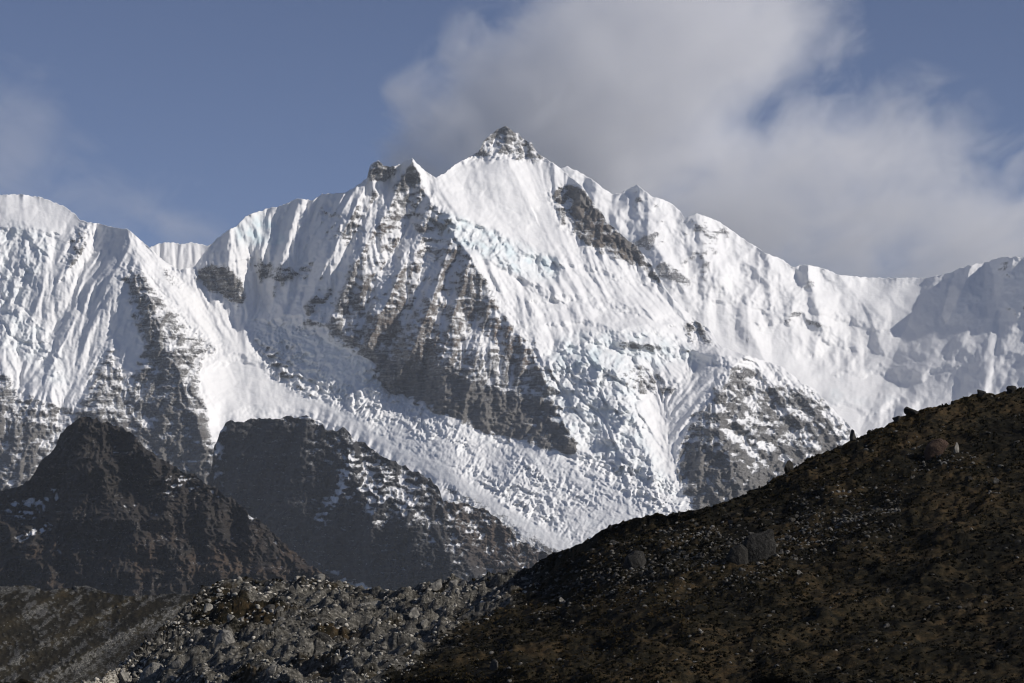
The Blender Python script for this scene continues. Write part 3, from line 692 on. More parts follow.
FORE_SKY = [(-520,692),(-80,690),(70,688),(97,683),(118,668),(130,660),(148,640),(165,625),(185,606),(206,588),(215,583),(225,580),(245,578),(269,579),(294,582),(320,579),(340,583),(366,588),(390,592),(410,588),(433,583),(456,580),(480,577),(503,573),(519,572),(535,562),
    (550,554),(566,549),(582,542),(600,531),(615,523),(636,517),(656,512),(675,511),(693,509),(717,505),(731,500),(746,495),(756,490),(766,484),(787,473),(807,461),(828,450),(848,442),(867,434),(884,427),(895,420),(908,413),(919,410),(943,407),(960,399),(982,394),(996,394),(1011,390),(1024,388),(1110,358),(1250,312),(1450,262),(1700,225)]
class FS: pass
def build_fore():
    F = Field(-530, 1710, 200, 710, 2.0); F.trend = -.3
    pts = [(1700,225,380),(1450,262,365),(1250,312,352),(1700,700,215),(1400,700,208),(1250,560,268),(1500,520,280),(-300,700,310),(-530,700,330),(-530,640,345),(-300,640,340),(1110,352,345),(1024,386,340),(943,406,335),(850,440,330),(766,484,325),(693,509,322),(640,516,325),(581,542,330),(545,556,345),(518,572,360),(470,578,385),(433,583,400),(390,592,395),(320,579,410),(225,580,425),(206,588,420),(165,625,370),(130,660,330),(95,683,300),
      (1110,683,205),(1024,683,205),(850,683,210),(700,683,215),(600,683,215),(500,683,225),(400,683,235),(300,683,245),(200,683,260),(1024,530,268),(850,560,265),(700,590,262),(580,610,275),(480,620,290),(400,630,300),(300,625,320),(220,640,320),(0,683,300),(-90,650,330),(-90,700,300)]
    Z = blur(F.tin(pts), 6)
    st = 1.0
    cx = np.concatenate([np.arange(-520, -60, 4.0), np.arange(-60, 1106, st), np.arange(1108, 1700, 4.0)]); sp = np.array(FORE_SKY, float)
    top = np.interp(cx, sp[:, 0], sp[:, 1]) - 4.2 * np.clip(fbm(cx, cx * 0, 11, 615, 5, .65), -.35, 1.2) * np.interp(cx, [200, 560, 640], [.6, .6, 1.2]); bot = 704.0
    rows = 300
    t = np.linspace(0, 1, rows)[:, None] 
    PX = np.repeat(cx[None], rows, 0); PY = top[None] + (bot - top)[None] * t
    D = F.sample(Z, PX, PY)
    x, y, z = unproject(PX, PY, D)
    # shape of the ground in metres
    h = 1.3 * fbm(x, y, 26, 601, 3) + 1.5 * (ridged(x, y, 13, 602, 4) - .6) + .62 * fbm(x, y, 4.5, 603, 4) 
    d1, d2, cv = worley(x / 1.3 + .4 * fbm(x, y, 2, 604, 2), y / 1.3, 605)
    tuss = (1 - np.clip(d1 * 1.3, 0, 1)) * (.3 + .7 * cv)
    cr = F.poly([(206,585),(225,578),(300,572),(440,575),(520,565),(548,556),(535,585),(500,612),(440,645),(380,683),(360,720),(60,720),(120,668),(165,620)], 10, 10, 9)
    mor = F.sample(cr, PX, PY)
    strip = F.sample(F.poly([(560,560),(640,540),(720,530),(800,515),(880,500),(900,520),(820,545),(720,570),(620,590),(540,600)], 10, 12, 10), PX, PY)
    rusty = F.sample(F.poly([(215,600),(240,598),(290,610),(265,622),(225,618),(200,628),(190,620)], 4, 5, 11), PX, PY)
    nz = fbm(x, y, 9, 606, 4)
    stone = np.clip(mor * (.72 + .9 * nz) - 1.2 * rusty + strip * sstep(0, .45, nz) * .55 + .35 * sstep(.3, .55, nz), 0, 1)
    d1b, d2b, cvb = worley(x / 2.2, y / 2.2, 607)
    rubble = (cvb - .3) * 1.0 * sstep(0, .25, d2b - d1b)
    h = h + .45 * tuss * (1 - mor) + mor * (rubble * .9 + 3.0 * (ridged(x, y, 9, 608, 4) - .6)) + .12 * fbm(x, y, 1.1, 609, 3)
    h = h * (1 - .55 * sstep(980, 1080, PX))
    edge = np.clip(t / .03, 0.25, 1)
    z = z + h * edge
    P = np.stack([x, y, z], -1)
    # far side
    bk = []
    for k in range(8, 0, -1):
        f = (k / 8) ** 1.5 * 60; q = P[0].copy(); q[:, 1] += f; q[:, 2] -= f * .55 + 0.0
        zmax = P[0][:, 2] / P[0][:, 1] * q[:, 1] - .2 * f; q[:, 2] = np.minimum(q[:, 2], zmax); bk.append(q)
    # near side, down to the ground under the camera
    fr = []
    for k in range(1, 60):
        f = 1 - k / 60 * 1.03
        yy = P[-1][:, 1] * f; xx = P[-1][:, 0] * max(f, 0) + (PX[-1] - 512) * .12 * (1 - f)
        zz = P[-1][:, 2] * max(f, 0) ** 1.2 - 1.75 * (1 - max(f, 0)) - 4.0 * (4 * f * (1 - f)) + .35 * fbm(xx, yy, 5, 611, 3)
        fr.append(np.stack([xx, yy, zz], -1))
    P2 = np.concatenate([np.stack(bk), P, np.stack(fr)], 0)
    S2 = np.concatenate([np.repeat(stone[:1], 8, 0), stone, np.repeat(stone[-1:], len(fr), 0) * .3], 0)
    m = fore_mat('hill_turf', [(0.38, (0.004, 0.0036, 0.0025)), (0.46, (0.009, 0.0083, 0.005)), (0.53, (0.028, 0.0215, 0.0110)), (0.61, (0.058, 0.039, 0.019))], 1.1, .35,
                 ((0.022, 0.0205, 0.018), (0.08, 0.075, 0.064), (0.21, 0.197, 0.17)))  # ground stone darker than the rubble: shade between the blocks put into colour
    grid_mesh('hillside', P2, dict(stone=S2), m)
    FS.P, FS.cx, FS.top, FS.bot, FS.rows, FS.mor, FS.strip = P, cx, top, bot, rows, cr, None
    FS.F = F
def on_hill(px, py):
    """world points on the hillside under photo points (arrays)"""
    px = np.asarray(px, float); py = np.asarray(py, float)
    u = np.clip(np.interp(px, FS.cx, np.arange(len(FS.cx))), 0, len(FS.cx) - 1.001)
    tp = np.interp(px, FS.cx, FS.top)
    v = np.clip((py - tp) / (FS.bot - tp) * (FS.rows - 1), 0, FS.rows - 1.001)
    i = u.astype(int); j = v.astype(int); a = (u - i)[:, None]; b = (v - j)[:, None]; P = FS.P
    return (P[j, i] * (1 - a) * (1 - b) + P[j, i + 1] * a * (1 - b) + P[j + 1, i] * (1 - a) * b + P[j + 1, i + 1] * a * b)
build_fore()

# ------------------------------------------------------------------ scree ridge farther off at lower left
def build_scree_ridge():
    D0 = 1100.0; pm = D0 / FPX
    F = Field(-260, 452, 560, 706, .9); F.trend = 1.0
    pts = [(-60,590,150),(0,586,150),(28,585,150),(62,589,140),(110,595,120),(162,594,110),(200,593,100),(260,592,100),(330,592,100),
        (-260,590,160),(450,590,95),(450,700,-30),(-260,700,-100),(-60,700,-90),(0,700,-70),(100,700,-60),(200,700,-40),(330,700,-30),(0,640,30),(100,640,30),(150,640,10),(-60,640,30)]
    Z = blur(F.tin(pts), 4)
    S = F.stroke; P = F.poly
    Z += S([(200,594,.5),(150,618),(90,650),(20,690)], -14, 18, 9, 1, 2)
    Z += S([(130,597,.5),(85,620),(30,650),(-20,680)], -9, 14, 9, 1, 2)
    Z += S([(62,590,.5),(20,615),(-30,640)], -9, 14, 9, 1, 2)
    d, tri = F.gully(Z, 13, .03, 1, seed=701, stretch=4, flow=(np.full(F.sh, -.82), np.full(F.sh, .57))); Z = Z + d
    Z = Z - 4 * fbm(F.X * .6 + F.Y * .8, (F.Y - F.X) * .4, 22, 706, 4)
    d, tri = F.gully(Z, 6, .03, 1, seed=702, stretch=4, flow=(np.full(F.sh, -.82), np.full(F.sh, .57))); Z = Z + d
    fine = P([(200,594),(240,600),(170,640),(110,690),(20,700),(110,640),(165,612)], 3)
    d1, d2, cv = worley(F.X / 3.2, F.Y / 2.4, 703)
    Z -= (cv - .5) * 2.2 * (1 - .9 * fine) + 1.5 * fbm(F.X, F.Y, 5, 704, 4) * (1 - .8 * fine)
    streak = fbm((F.X * .57 + F.Y * .82), (-F.X * .82 + F.Y * .57) * .15, 7, 705, 4)
    stone = np.clip(.28 + .8 * streak + .75 * (cv - .5) + .6 * fbm(F.X, F.Y, 24, 707, 4), 0, 1) * (1 - .55 * fine) + .35 * fine \
        + .5 * S([(185,602,.6),(150,622),(90,655),(20,695)], 1, 7, 7, 1) * (cv > .4) + .35 * sstep(597, 588, F.Y)
    sky = [(-260,594),(-150,584),(-60,588),(0,585.5),(14,586),(28,585),(38,588),(47,591),(55,589),(62,588),(75,586),(87,585),(98,590),(112,594),(131,596),(146,595),(162,594),(182,593.5),(200,593),(240,594),(330,600),(450,604)]
    m = fore_mat('scree_slope', [(0.30, (0.011, 0.0105, 0.008)), (0.45, (0.020, 0.018, 0.013)), (0.58, (0.034, 0.028, 0.017)), (0.7, (0.05, 0.034, 0.018))], .8, .5,
                 ((0.030, 0.030, 0.029), (0.07, 0.068, 0.063), (0.24, 0.23, 0.205)))
    FS.SZ, FS.SF, FS.SD = Z, F, D0
    terrain('scree_ridge', F, Z, D0, sky, 704, dict(stone=stone), m, -258, 450, jag=.8, jl=5, seed=45, back=.5, back_len=60)
build_scree_ridge()

# valley floor under everything
g = bpy.data.meshes.new('ground'); 
g.from_pydata([(-6400, -450, -70), (6400, -450, -70), (6400, 13000, -70), (-6400, 13000, -70)], [], [(0, 1, 2, 3)])
go = bpy.data.objects.new('ground', g); SC.collection.objects.link(go); go['kind'] = 'structure'
g.materials.append(fore_mat('valley_gravel', [(0.3, (0.03, 0.028, 0.024)), (0.6, (0.06, 0.055, 0.045))], .02, 2))

# ------------------------------------------------------------------ boulders
def boulder_mesh(seed, sub=3, cuts=11, flat=.75):
    import bmesh
    rnd = random.Random(seed)
    bm = bmesh.new(); bmesh.ops.create_icosphere(bm, subdivisions=sub, radius=1.0)
    planes = []
    for _ in range(cuts):
        n = Vector((rnd.gauss(0, 1), rnd.gauss(0, 1), rnd.gauss(0, .8))).normalized(); planes.append((n, rnd.uniform(.34, .80)))
    for v in bm.verts:
        for n, d in planes:
            k = v.co.dot(n) - d
            if k > 0: v.co -= n * k * .96
        p = v.co
        f = 1 + .05 * math.sin(p.x * 7 + seed) * math.sin(p.y * 6 + 2 * seed) + .03 * math.sin(p.z * 15 + seed * 3) * math.cos(p.x * 13)
        v.co = p * f
        v.co.z *= flat
    me = bpy.data.meshes.new('boulder'); bm.to_mesh(me); bm.free()
    return me
def stone_mat(name, a, b_, c, sc=2.2):
    m, nt, b = newmat(name)
    co = N(nt, 'ShaderNodeTexCoord').outputs['Object']
    geo = N(nt, 'ShaderNodeObjectInfo').outputs['Random']
    n1 = noise(nt, co, sc, 7, 0.7); n2 = noise(nt, co, sc * 4, 5, 0.7)
    col = ramp(nt, n1, [(0.32, a), (0.5, b_), (0.66, c)])
    col = mixc(nt, math_n(nt, 'MULTIPLY', geo, 0.12), col, (0.10, 0.095, 0.085))
    lich = ramp(nt, n2, [(0.58, (0, 0, 0)), (0.66, (1, 1, 1))])
    col = mixc(nt, math_n(nt, 'MULTIPLY', lich, .35), col, (0.035, 0.03, 0.022))
    nt.links.new(col, b.inputs['Base Color']); b.inputs['Roughness'].default_value = .9
    b.inputs['Specular IOR Level'].default_value = 0.2
    bp = N(nt, 'ShaderNodeBump'); bp.inputs['Distance'].default_value = .35; bp.inputs['Strength'].default_value = 1.0
    nt.links.new(n1, bp.inputs['Height']); nt.links.new(bp.outputs[0], b.inputs['Normal'])
    return m
M_PALE = stone_mat('pale_granite', (0.08, 0.076, 0.068), (0.19, 0.18, 0.16), (0.36, 0.34, 0.30))
M_GREY = stone_mat('weathered_stone', (0.028, 0.027, 0.024), (0.062, 0.058, 0.052), (0.12, 0.113, 0.10))
M_DARK = stone_mat('dark_lichened_stone', (0.008, 0.0075, 0.0065), (0.018, 0.0165, 0.014), (0.04, 0.036, 0.03))
M_SLAB = stone_mat('dull_slab_stone', (0.006, 0.0055, 0.005), (0.024, 0.0225, 0.020), (0.055, 0.052, 0.046))
M_RED = stone_mat('reddish_brown_stone', (0.030, 0.018, 0.013), (0.065, 0.038, 0.026), (0.09, 0.06, 0.042))
PROTO = [boulder_mesh(i + 1, 3, 8 + i % 6, .6 + .05 * (i % 6)) for i in range(12)]
def put_boulder(px, py, wpx, hpx, mat, label, group=None, seed=0, sink=.35, tilt=.35, depth=None):
    """boulder wpx wide, hpx tall in photo pixels whose foot stands at px, py"""
    rnd = random.Random(seed)
    p = on_hill([px], [py])[0]; u = p[1] / FPX
    me = PROTO[rnd.randrange(len(PROTO))].copy(); me.materials.clear(); me.materials.append(mat)
    o = bpy.data.objects.new('boulder', me); SC.collection.objects.link(o)
    for q in me.polygons: q.use_smooth = False
    r = (wpx * .5 * u) * 1.15; hz = hpx * u / (2 - sink * 1.0)
    o.scale = (r, depth or r * rnd.uniform(.8, 1.1), hz * 1.5)
    o.rotation_euler = (rnd.uniform(-tilt, tilt), rnd.uniform(-tilt, tilt) , rnd.uniform(0, 6.28) if abs(wpx - hpx) < 3 else rnd.uniform(-.4, .4))
    o.location = (p[0], p[1] + 0.2 * r, p[2] + hz * (1 - sink) * .75)
    o['label'] = label; o['category'] = 'boulder'
    if group: o['group'] = group
    return o
def hull_boulder(outline, mat, label, seed, thick=.8, foot=None):
    import bmesh
    rnd = random.Random(seed); O = np.array(outline, float); c = O.mean(0)
    D = on_hill([c[0]], [c[1] + .30 * (O[:, 1].max() - c[1])])[0][1]; u = D / FPX; R = (O[:, 0].max() - O[:, 0].min()) * .5 * u
    bm = bmesh.new(); cen = Vector(unproject(c[0], c[1], D))
    for (k, dd) in ((1.0, 0), (.72, -.55 * thick), (.80, .9), (.35, -.68 * thick)):
        for q in O:
            w = c + (q - c) * k * rnd.uniform(.88, 1.0 if k == 1 else 1.08)
            bm.verts.new(Vector(unproject(w[0], w[1], D + R * dd * rnd.uniform(.8, 1.1))) - cen)
    r_ = bmesh.ops.convex_hull(bm, input=bm.verts)
    bmesh.ops.delete(bm, geom=list({g for g in r_['geom_interior'] if isinstance(g, bmesh.types.BMVert)}), context='VERTS')
    bmesh.ops.bevel(bm, geom=list(bm.edges), offset=R * .05, segments=1, affect='EDGES')
    bmesh.ops.triangulate(bm, faces=list(bm.faces))
    bmesh.ops.subdivide_edges(bm, edges=list(bm.edges), cuts=2, use_grid_fill=True)
    for v in bm.verts: v.co *= 1 + .035 * math.sin(v.co.x * 5 / R + seed) * math.sin(v.co.z * 6 / R) + rnd.uniform(-.025, .025)
    me = bpy.data.meshes.new('boulder'); bm.to_mesh(me); bm.free(); me.materials.append(mat)
    o = bpy.data.objects.new('boulder', me); SC.collection.objects.link(o); o.location = cen
    o['label'] = label; o['category'] = 'boulder'; return o
hull_boulder([(923,453),(925,446),(932,439),(940,437),(947,439),(949,444),(944,452),(938,460),(930,466),(925,465)], M_RED, 'large reddish brown boulder with rounded top high on the dark hillside', 3)
hull_boulder([(745,535),(756,533),(773,528),(778,542),(776,558),(769,570),(764,578),(747,578),(741,560),(740,545)], M_SLAB, 'broad grey slab of rock with a flat sunlit face set into mid hillside', 5, .5)
hull_boulder([(726,556),(731,546),(740,541),(748,548),(750,566),(746,581),(733,580),(727,572)], M_DARK, 'dark block added as the shaded left part of the broad grey slab', 6, .9)  # added block: its dark stone paints the shade on the slab's left part
hull_boulder([(622,566),(625,555),(634,549),(643,551),(647,561),(645,571),(636,576),(626,574)], M_SLAB, 'rounded grey boulder half buried in the turf on the lower left of the hillside', 9, .9)
hull_boulder([(307,648),(309,636),(318,631),(329,634),(335,644),(333,654),(318,656),(309,655)], M_SLAB, 'big grey block at the foot of the moraine with a dark shaded left side', 10, 1)
hull_boulder([(213,652),(215,638),(222,628),(230,630),(236,640),(237,654),(226,658)], M_PALE, 'tall pale broken rock near the left end of the moraine', 21, 1)
hull_boulder([(138,682),(142,668),(152,660),(163,664),(168,676),(166,690),(150,694)], M_PALE, 'pale jagged block at the lower left foot of the moraine', 22, 1)
NAMED = [
 (853,441,9,13,M_GREY,'small upright boulder standing alone on the hill crest against the snow',7),
 (788,476,13,13,M_DARK,'dark rounded boulder on the crest left of the lone upright one',8),
 (912,414,15,10,M_DARK,'wide dark boulder on the crest above the reddish brown boulder',11),
 (896,421,10,8,M_DARK,'smaller dark boulder on the crest just left of the wide dark one',12),
 (982,397,13,8,M_DARK,'low dark boulder on the crest near the right edge of the photo',13),
 (1012,392,12,8,M_DARK,'last dark boulder on the crest before the right edge of the photo',14),
 (956,456,8,13,M_PALE,'thin pale stone standing upright right of the reddish brown boulder',15),
 (870,436,9,5,M_GREY,'flat stone lying on the crest right of the lone upright boulder',16),
 (437,590,15,11,M_PALE,'squarish pale boulder on the moraine crest under the rock cliff',17),
 (373,603,26,9,M_PALE,'long flat pale slab lying tilted on the moraine crest',18),
 (517,576,10,9,M_DARK,'dark block on the crest where moraine meets hillside',19),
 (415,618,20,14,M_PALE,'pale wedge shaped boulder sitting in the middle of the moraine',20),
 (695,512,8,5,M_DARK,'small dark stone on the crest between spur and glacier',23),
 (800,576,9,6,M_PALE,'small pale stone just right of the broad grey slab',24),
 (495,668,10,14,M_GREY,'grey stone sticking up from the turf at the bottom centre of the photo',25),
 (562,607,10,6,M_PALE,'bright white topped stone on the shaded slope left of centre hillside',26),
 (280,566+60,18,14,M_PALE,'pale cracked boulder above the rusty turf patch on the moraine',27),
]
for (px, py, w, h, m_, lab, sd) in NAMED: put_boulder(px, py, w, h, m_, lab, seed=sd, tilt=.25)
rs = np.random.RandomState(7)
def mor_at(px, py): return float(FS.F.sample(FS.mor, np.array([px]), np.array([py]))[0])
n_m = n_h = n_c = 0
while n_m < 122:
    px = rs.uniform(120, 545); tp = float(np.interp(px, FS.cx, FS.top)); py = tp + 2 + (683 - tp) * rs.uniform() ** 1.1
    if mor_at(px, py) < .55: continue
    w = 4.5 + 11 * rs.uniform() ** 2.2; n_m += 1
    pale = rs.uniform() < .62
    put_boulder(px, py, w, w * rs.uniform(.55, 1.0), M_PALE if pale else M_GREY,
        'pale angular boulder among the rubble heaped on the moraine' if pale else 'darker grey boulder among the rubble heaped on the moraine',
        'pale boulders heaped on the moraine' if pale else 'darker grey boulders heaped on the moraine', seed=1000 + n_m, tilt=.6)
while n_h < 136:
    px = rs.uniform(420, 1024); tp = float(np.interp(px, FS.cx, FS.top)); py = tp + 8 + (678 - tp) * rs.uniform()
    if py > 683 or mor_at(px, py) > .4: continue
    if n_h < 84:      # most lie in a band of blocks across the slope
        px = rs.uniform(580, 860); py = 600 - .28 * (px - 560) + rs.normal() * 16
        if py > 680: continue
    w = 3 + 6 * rs.uniform() ** 2.2; n_h += 1
    put_boulder(px, py, w, w * rs.uniform(.5, .9), M_GREY if rs.uniform() < .5 else M_DARK, 'small weathered stone bedded in the brown turf of the hillside',
        'stones scattered over the hillside turf', seed=2000 + n_h, tilt=.5)
while n_c < 18:
    px = rs.uniform(540, 1024); tp = float(np.interp(px, FS.cx, FS.top))
    w = 3.5 + 5 * rs.uniform() ** 2; n_c += 1
    put_boulder(px, tp + 2.5, w, w * rs.uniform(.6, .9), M_DARK, 'little dark stone outlined on the hill crest', 'little dark stones along the hill crest', seed=3000 + n_c, tilt=.4)

# smaller rubble: too many to count
def scatter(name, pts, size, mat, variants, kindlabel, squash=.8, seed=1):
    rsd = np.random.RandomState(seed)
    V = []; Fc = []; base = 0
    vs = [np.array([v.co[:] for v in me.vertices]) for me in variants]; fs = [np.array([p.vertices[:] for p in me.polygons]) for me in variants]
    for p, s_ in zip(pts, size):
        k = rsd.randint(len(vs)); a = rsd.uniform(0, 6.28); ca, sa = math.cos(a), math.sin(a)
        v = vs[k] * np.array([s_ * rsd.uniform(.7, 1.2), s_ * rsd.uniform(.7, 1.2), s_ * squash * rsd.uniform(.7, 1.3)])
        t = rsd.uniform(-.6, .6); v = np.stack([v[:, 0] * math.cos(t) - v[:, 2] * math.sin(t), v[:, 1], v[:, 0] * math.sin(t) + v[:, 2] * math.cos(t)], -1)
        v = np.stack([v[:, 0] * ca - v[:, 1] * sa, v[:, 0] * sa + v[:, 1] * ca, v[:, 2]], -1) + p
        V.append(v); Fc.append(fs[k] + base); base += len(v)
    V = np.concatenate(V); Fc = np.concatenate(Fc)
    me = bpy.data.meshes.new(name); me.vertices.add(len(V)); me.vertices.foreach_set('co', V.reshape(-1).astype(np.float32))
    nf, nv = Fc.shape
    me.loops.add(nf * nv); me.loops.foreach_set('vertex_index', Fc.reshape(-1).astype(np.int32))
    me.polygons.add(nf); me.polygons.foreach_set('loop_start', np.arange(0, nf * nv, nv, dtype=np.int32)); me.polygons.foreach_set('loop_total', np.full(nf, nv, np.int32))
    me.update(); me.materials.append(mat)
    o = bpy.data.objects.new(name, me); SC.collection.objects.link(o); o['kind'] = 'stuff'; o['label'] = kindlabel[0]; o['category'] = kindlabel[1]
    return o
small = [boulder_mesh(50 + i, 2, 7, .8) for i in range(8)]
def rubble(n, seed, test, lo, hi, pw=2.5, xr=(60, 1060)):
    r_ = np.random.RandomState(seed); out = []
    px = r_.uniform(xr[0], xr[1], n * 6); tp = np.interp(px, FS.cx, FS.top); py = tp + 1 + (690 - tp) * r_.uniform(size=px.size)
    m_ = FS.F.sample(FS.mor, px, py); ok = r_.uniform(size=px.size) < test(px, py, m_)
    px, py = px[ok][:n], py[ok][:n]
    P = on_hill(px, py); s_ = (lo + (hi - lo) * r_.uniform(size=len(px)) ** pw) * P[:, 1] / FPX * .5
    P[:, 2] += s_ * .2
    return P, s_
m_rub = fore_mat('rubble_stone', [(0.34, (0.05, 0.046, 0.04)), (0.48, (0.18, 0.167, 0.142)), (0.60, (0.52, 0.485, 0.42))], .7, .1)
P_, s_ = rubble(9000, 11, lambda x, y, m: np.clip(m * 1.2 - .15, 0, 1), 1.2, 6.5, xr=(60, 560))
scatter('rubble', P_, s_, m_rub, small, ('loose pale rubble covering the moraine', 'rubble'), seed=12)
m_rub2 = fore_mat('dull_stone_chips', [(0.32, (0.035, 0.032, 0.028)), (0.5, (0.09, 0.085, 0.075)), (0.66, (0.24, 0.23, 0.21))], 1.1, .1)
def bandf(x, y):
    v = np.exp(-((y - (598 - .28 * (x - 560))) / 22.0) ** 2) * (x > 540) * (x < 900)
    for bx, by in ((760, 574), (735, 578), (935, 462), (634, 573), (700, 540), (790, 545)): v = v + .9 * np.exp(-(((x - bx) / 26) ** 2 + ((y - by) / 9) ** 2))
    return v
P_, s_ = rubble(9000, 13, lambda x, y, m: np.clip((1 - m) * (.05 + .9 * bandf(x, y)), 0, 1), .9, 6.0, 3)
scatter('stone_chips', P_, s_, m_rub2, small, ('stone chips strewn over the turf', 'stones'), seed=14)

r_ = np.random.RandomState(31); px = r_.uniform(-50, 320, 9000); py = 586 + r_.uniform(size=9000) ** .9 * 112
dens = .25 + 1.1 * (fbm(px * .57 + py * .82, (-px * .82 + py * .57) * .15, 7, 705, 3) > .05) * (fbm(px, py, 30, 733, 3) > -.1)
ok = (r_.uniform(size=9000) < dens) & (py > np.interp(px, [0, 47, 87, 112, 200, 330], [587, 592, 586, 595, 594, 600]) + 1); px, py = px[ok], py[ok]
D_ = FS.SD * (1 + FS.SF.sample(FS.SZ, px, py) / FPX); P_ = np.stack(unproject(px, py, D_), -1); s_ = (.5 + 2.2 * r_.uniform(size=len(px)) ** 4) * D_ / FPX * .5
scatter('scree', P_, s_, m_rub2, small, ('loose grey stones lying down the scree ridge', 'scree'), seed=33)

# low scrub and tussocks
def tuft_mesh(seed):
    r_ = random.Random(seed); V = []; Fc = []
    for k in range(12):
        a = r_.uniform(0, 6.28); rr = r_.uniform(.1, 1); cx_, cy_ = rr * math.cos(a), rr * math.sin(a); hh = r_.uniform(.35, .9) * (1.15 - .6 * rr)
        dx, dy = math.cos(a + 1.5) * .26, math.sin(a + 1.5) * .26; b = len(V)
        V += [(cx_ * .6 - dx, cy_ * .6 - dy, -.15), (cx_ * .6 + dx, cy_ * .6 + dy, -.15), (cx_ + dx * .5, cy_ + dy * .5, hh), (cx_ - dx * .6, cy_ - dy * .6, hh * .85)]
        Fc.append((b, b + 1, b + 2, b + 3))
    me = bpy.data.meshes.new('tuft'); me.from_pydata(V, [], Fc); return me
tufts = [tuft_mesh(i) for i in range(6)]
m_tuft = fore_mat('scrub_leaves', [(0.36, (0.005, 0.0046, 0.003)), (0.46, (0.013, 0.0115, 0.006)), (0.55, (0.030, 0.024, 0.011)), (0.64, (0.066, 0.042, 0.017))], .35, .05)
P_, s_ = rubble(50000, 21, lambda x, y, m: np.clip((1 - m) * (.35 + .9 * (fbm(x * 1.0, y * 1.5, 30, 23, 3) + .3)), 0, 1), 1.6, 7.5, 2.4, xr=(180, 1650))
scatter('scrub', P_, s_, m_tuft, tufts, ('low brown scrub and tussocks over the hillside', 'scrub'), seed=22, squash=.9)

# ------------------------------------------------------------------ air between
def box(name, x0, x1, y0, y1, z0, z1):
    me = bpy.data.meshes.new(name)
    v = [(x, y, z) for x in (x0, x1) for y in (y0, y1) for z in (z0, z1)]
    me.from_pydata(v, [], [(0, 1, 3, 2), (4, 6, 7, 5), (0, 4, 5, 1), (2, 3, 7, 6), (0, 2, 6, 4), (1, 5, 7, 3)])
    o = bpy.data.objects.new(name, me); SC.collection.objects.link(o); return o
hz_ = box('haze', -6500, 6500, -500, 13100, -71, 2350); hz_['kind'] = 'stuff'; hz_['label'] = 'thin bluish haze in the air before the mountains'
hm = bpy.data.materials.new('thin_air'); hm.use_nodes = True; nt = hm.node_tree; nt.nodes.remove(nt.nodes['Principled BSDF'])
pv = nt.nodes.new('ShaderNodeVolumePrincipled'); pv.inputs['Color'].default_value = (0.80, 0.88, 1.0, 1); pv.inputs['Density'].default_value = 1.4e-5; pv.inputs['Anisotropy'].default_value = 0.0
nt.links.new(pv.outputs[0], nt.nodes['Material Output'].inputs['Volume']); hz_.data.materials.append(hm)

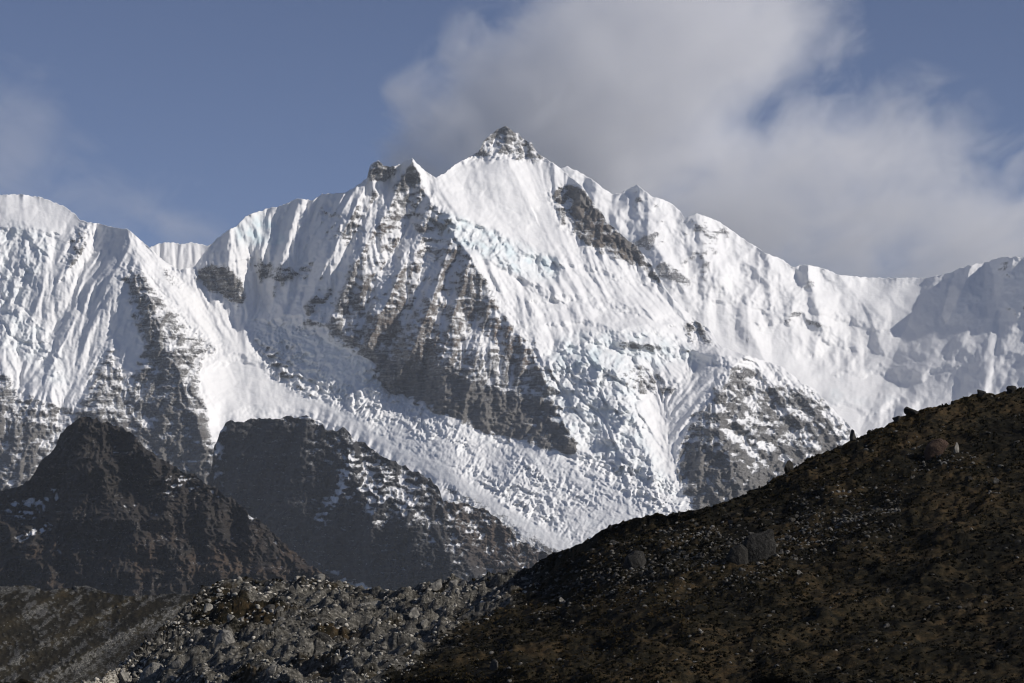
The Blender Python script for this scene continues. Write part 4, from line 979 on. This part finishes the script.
# ------------------------------------------------------------------ clouds blowing off the summit, behind the mountains
def cloud(name, label, y0, y1, blobs, dens, lam, thr, seed):
    ym = (y0 + y1) / 2; u = (y0 * .65 + y1 * .35) / FPX
    X = [(b[0] - b[2] * 1.25 - 512) * u for b in blobs] + [(b[0] + b[2] * 1.25 - 512) * u for b in blobs]
    Zs = [(HZ - b[1] - b[3] * 1.25) * u for b in blobs] + [(HZ - b[1] + b[3] * 1.25) * u for b in blobs]
    o = box(name, min(X), max(X), y0, y1, max(0, min(Zs)), max(Zs)); o['kind'] = 'stuff'; o['label'] = label
    m = bpy.data.materials.new(name + '_vapour'); m.use_nodes = True; nt = m.node_tree; nt.nodes.remove(nt.nodes['Principled BSDF'])
    co = N(nt, 'ShaderNodeTexCoord').outputs['Object']
    def vm(op, a, b=None):
        q = N(nt, 'ShaderNodeVectorMath', operation=op)
        for i, v in enumerate((a, b)):
            if v is None: continue
            if isinstance(v, tuple): q.inputs[i].default_value = v
            else: nt.links.new(v, q.inputs[i])
        return q
    nn = N(nt, 'ShaderNodeTexNoise'); nn.inputs['Scale'].default_value = 1 / (lam * u); nn.inputs['Detail'].default_value = 6; nn.inputs['Roughness'].default_value = .6
    nn.inputs['Distortion'].default_value = .6
    mp = N(nt, 'ShaderNodeMapping'); mp.inputs['Rotation'].default_value = (0, math.radians(24), 0); mp.inputs['Scale'].default_value = (.66, .22, 1); mp.inputs['Location'].default_value = (seed * 1000, 0, 0)
    nt.links.new(co, mp.inputs['Vector']); nt.links.new(mp.outputs[0], nn.inputs['Vector'])
    tot = None
    for (bx, by, rx, rz, wgt) in blobs:
        c = ((bx - 512) * u, ym, (HZ - by) * u); r = (1 / (rx * u), 1 / ((y1 - y0) * .5), 1 / (rz * u))
        d = vm('LENGTH', vm('MULTIPLY', vm('SUBTRACT', co, c).outputs[0], r).outputs[0]).outputs['Value']
        f = math_n(nt, 'SUBTRACT', 1.0, d, clamp=True); f = math_n(nt, 'MULTIPLY', f, wgt)
        tot = f if tot is None else math_n(nt, 'MAXIMUM', tot, f)
    v = math_n(nt, 'ADD', tot, math_n(nt, 'MULTIPLY', math_n(nt, 'SUBTRACT', nn.outputs['Fac'], .5), 2.3))
    v = math_n(nt, 'SUBTRACT', v, thr, clamp=True)
    v = math_n(nt, 'MULTIPLY', v, math_n(nt, 'MULTIPLY', tot, 8, clamp=True))
    pv = nt.nodes.new('ShaderNodeVolumePrincipled'); pv.inputs['Color'].default_value = (0.985, 0.985, 1.0, 1); pv.inputs['Anisotropy'].default_value = -0.25
    nt.links.new(math_n(nt, 'MULTIPLY', v, dens), pv.inputs['Density'])
    nt.links.new(pv.outputs[0], nt.nodes['Material Output'].inputs['Volume']); o.data.materials.append(m)
    return o
cloud('cloud', 'grey white cloud streaming up and right from behind the summit', 13300, 17500,
      [(470,135,125,85,1.2),(590,100,200,150,1.75),(690,10,205,120,1.5),(560,195,220,80,1.0),(545,50,95,70,.95),
       (760,200,220,125,1.1),(900,215,240,120,.95),(1010,235,210,120,.95),(860,150,200,90,.95)], 2.2e-3, 46, .24, 3)
cloud('wispy_cloud', 'faint wisp of cloud rising over the snow dome at left', 13300, 15500,
      [(-10,150,90,90,.85),(60,180,110,60,.7),(180,220,110,60,.7),(20,100,60,80,.6)], 7e-4, 50, .25, 9)
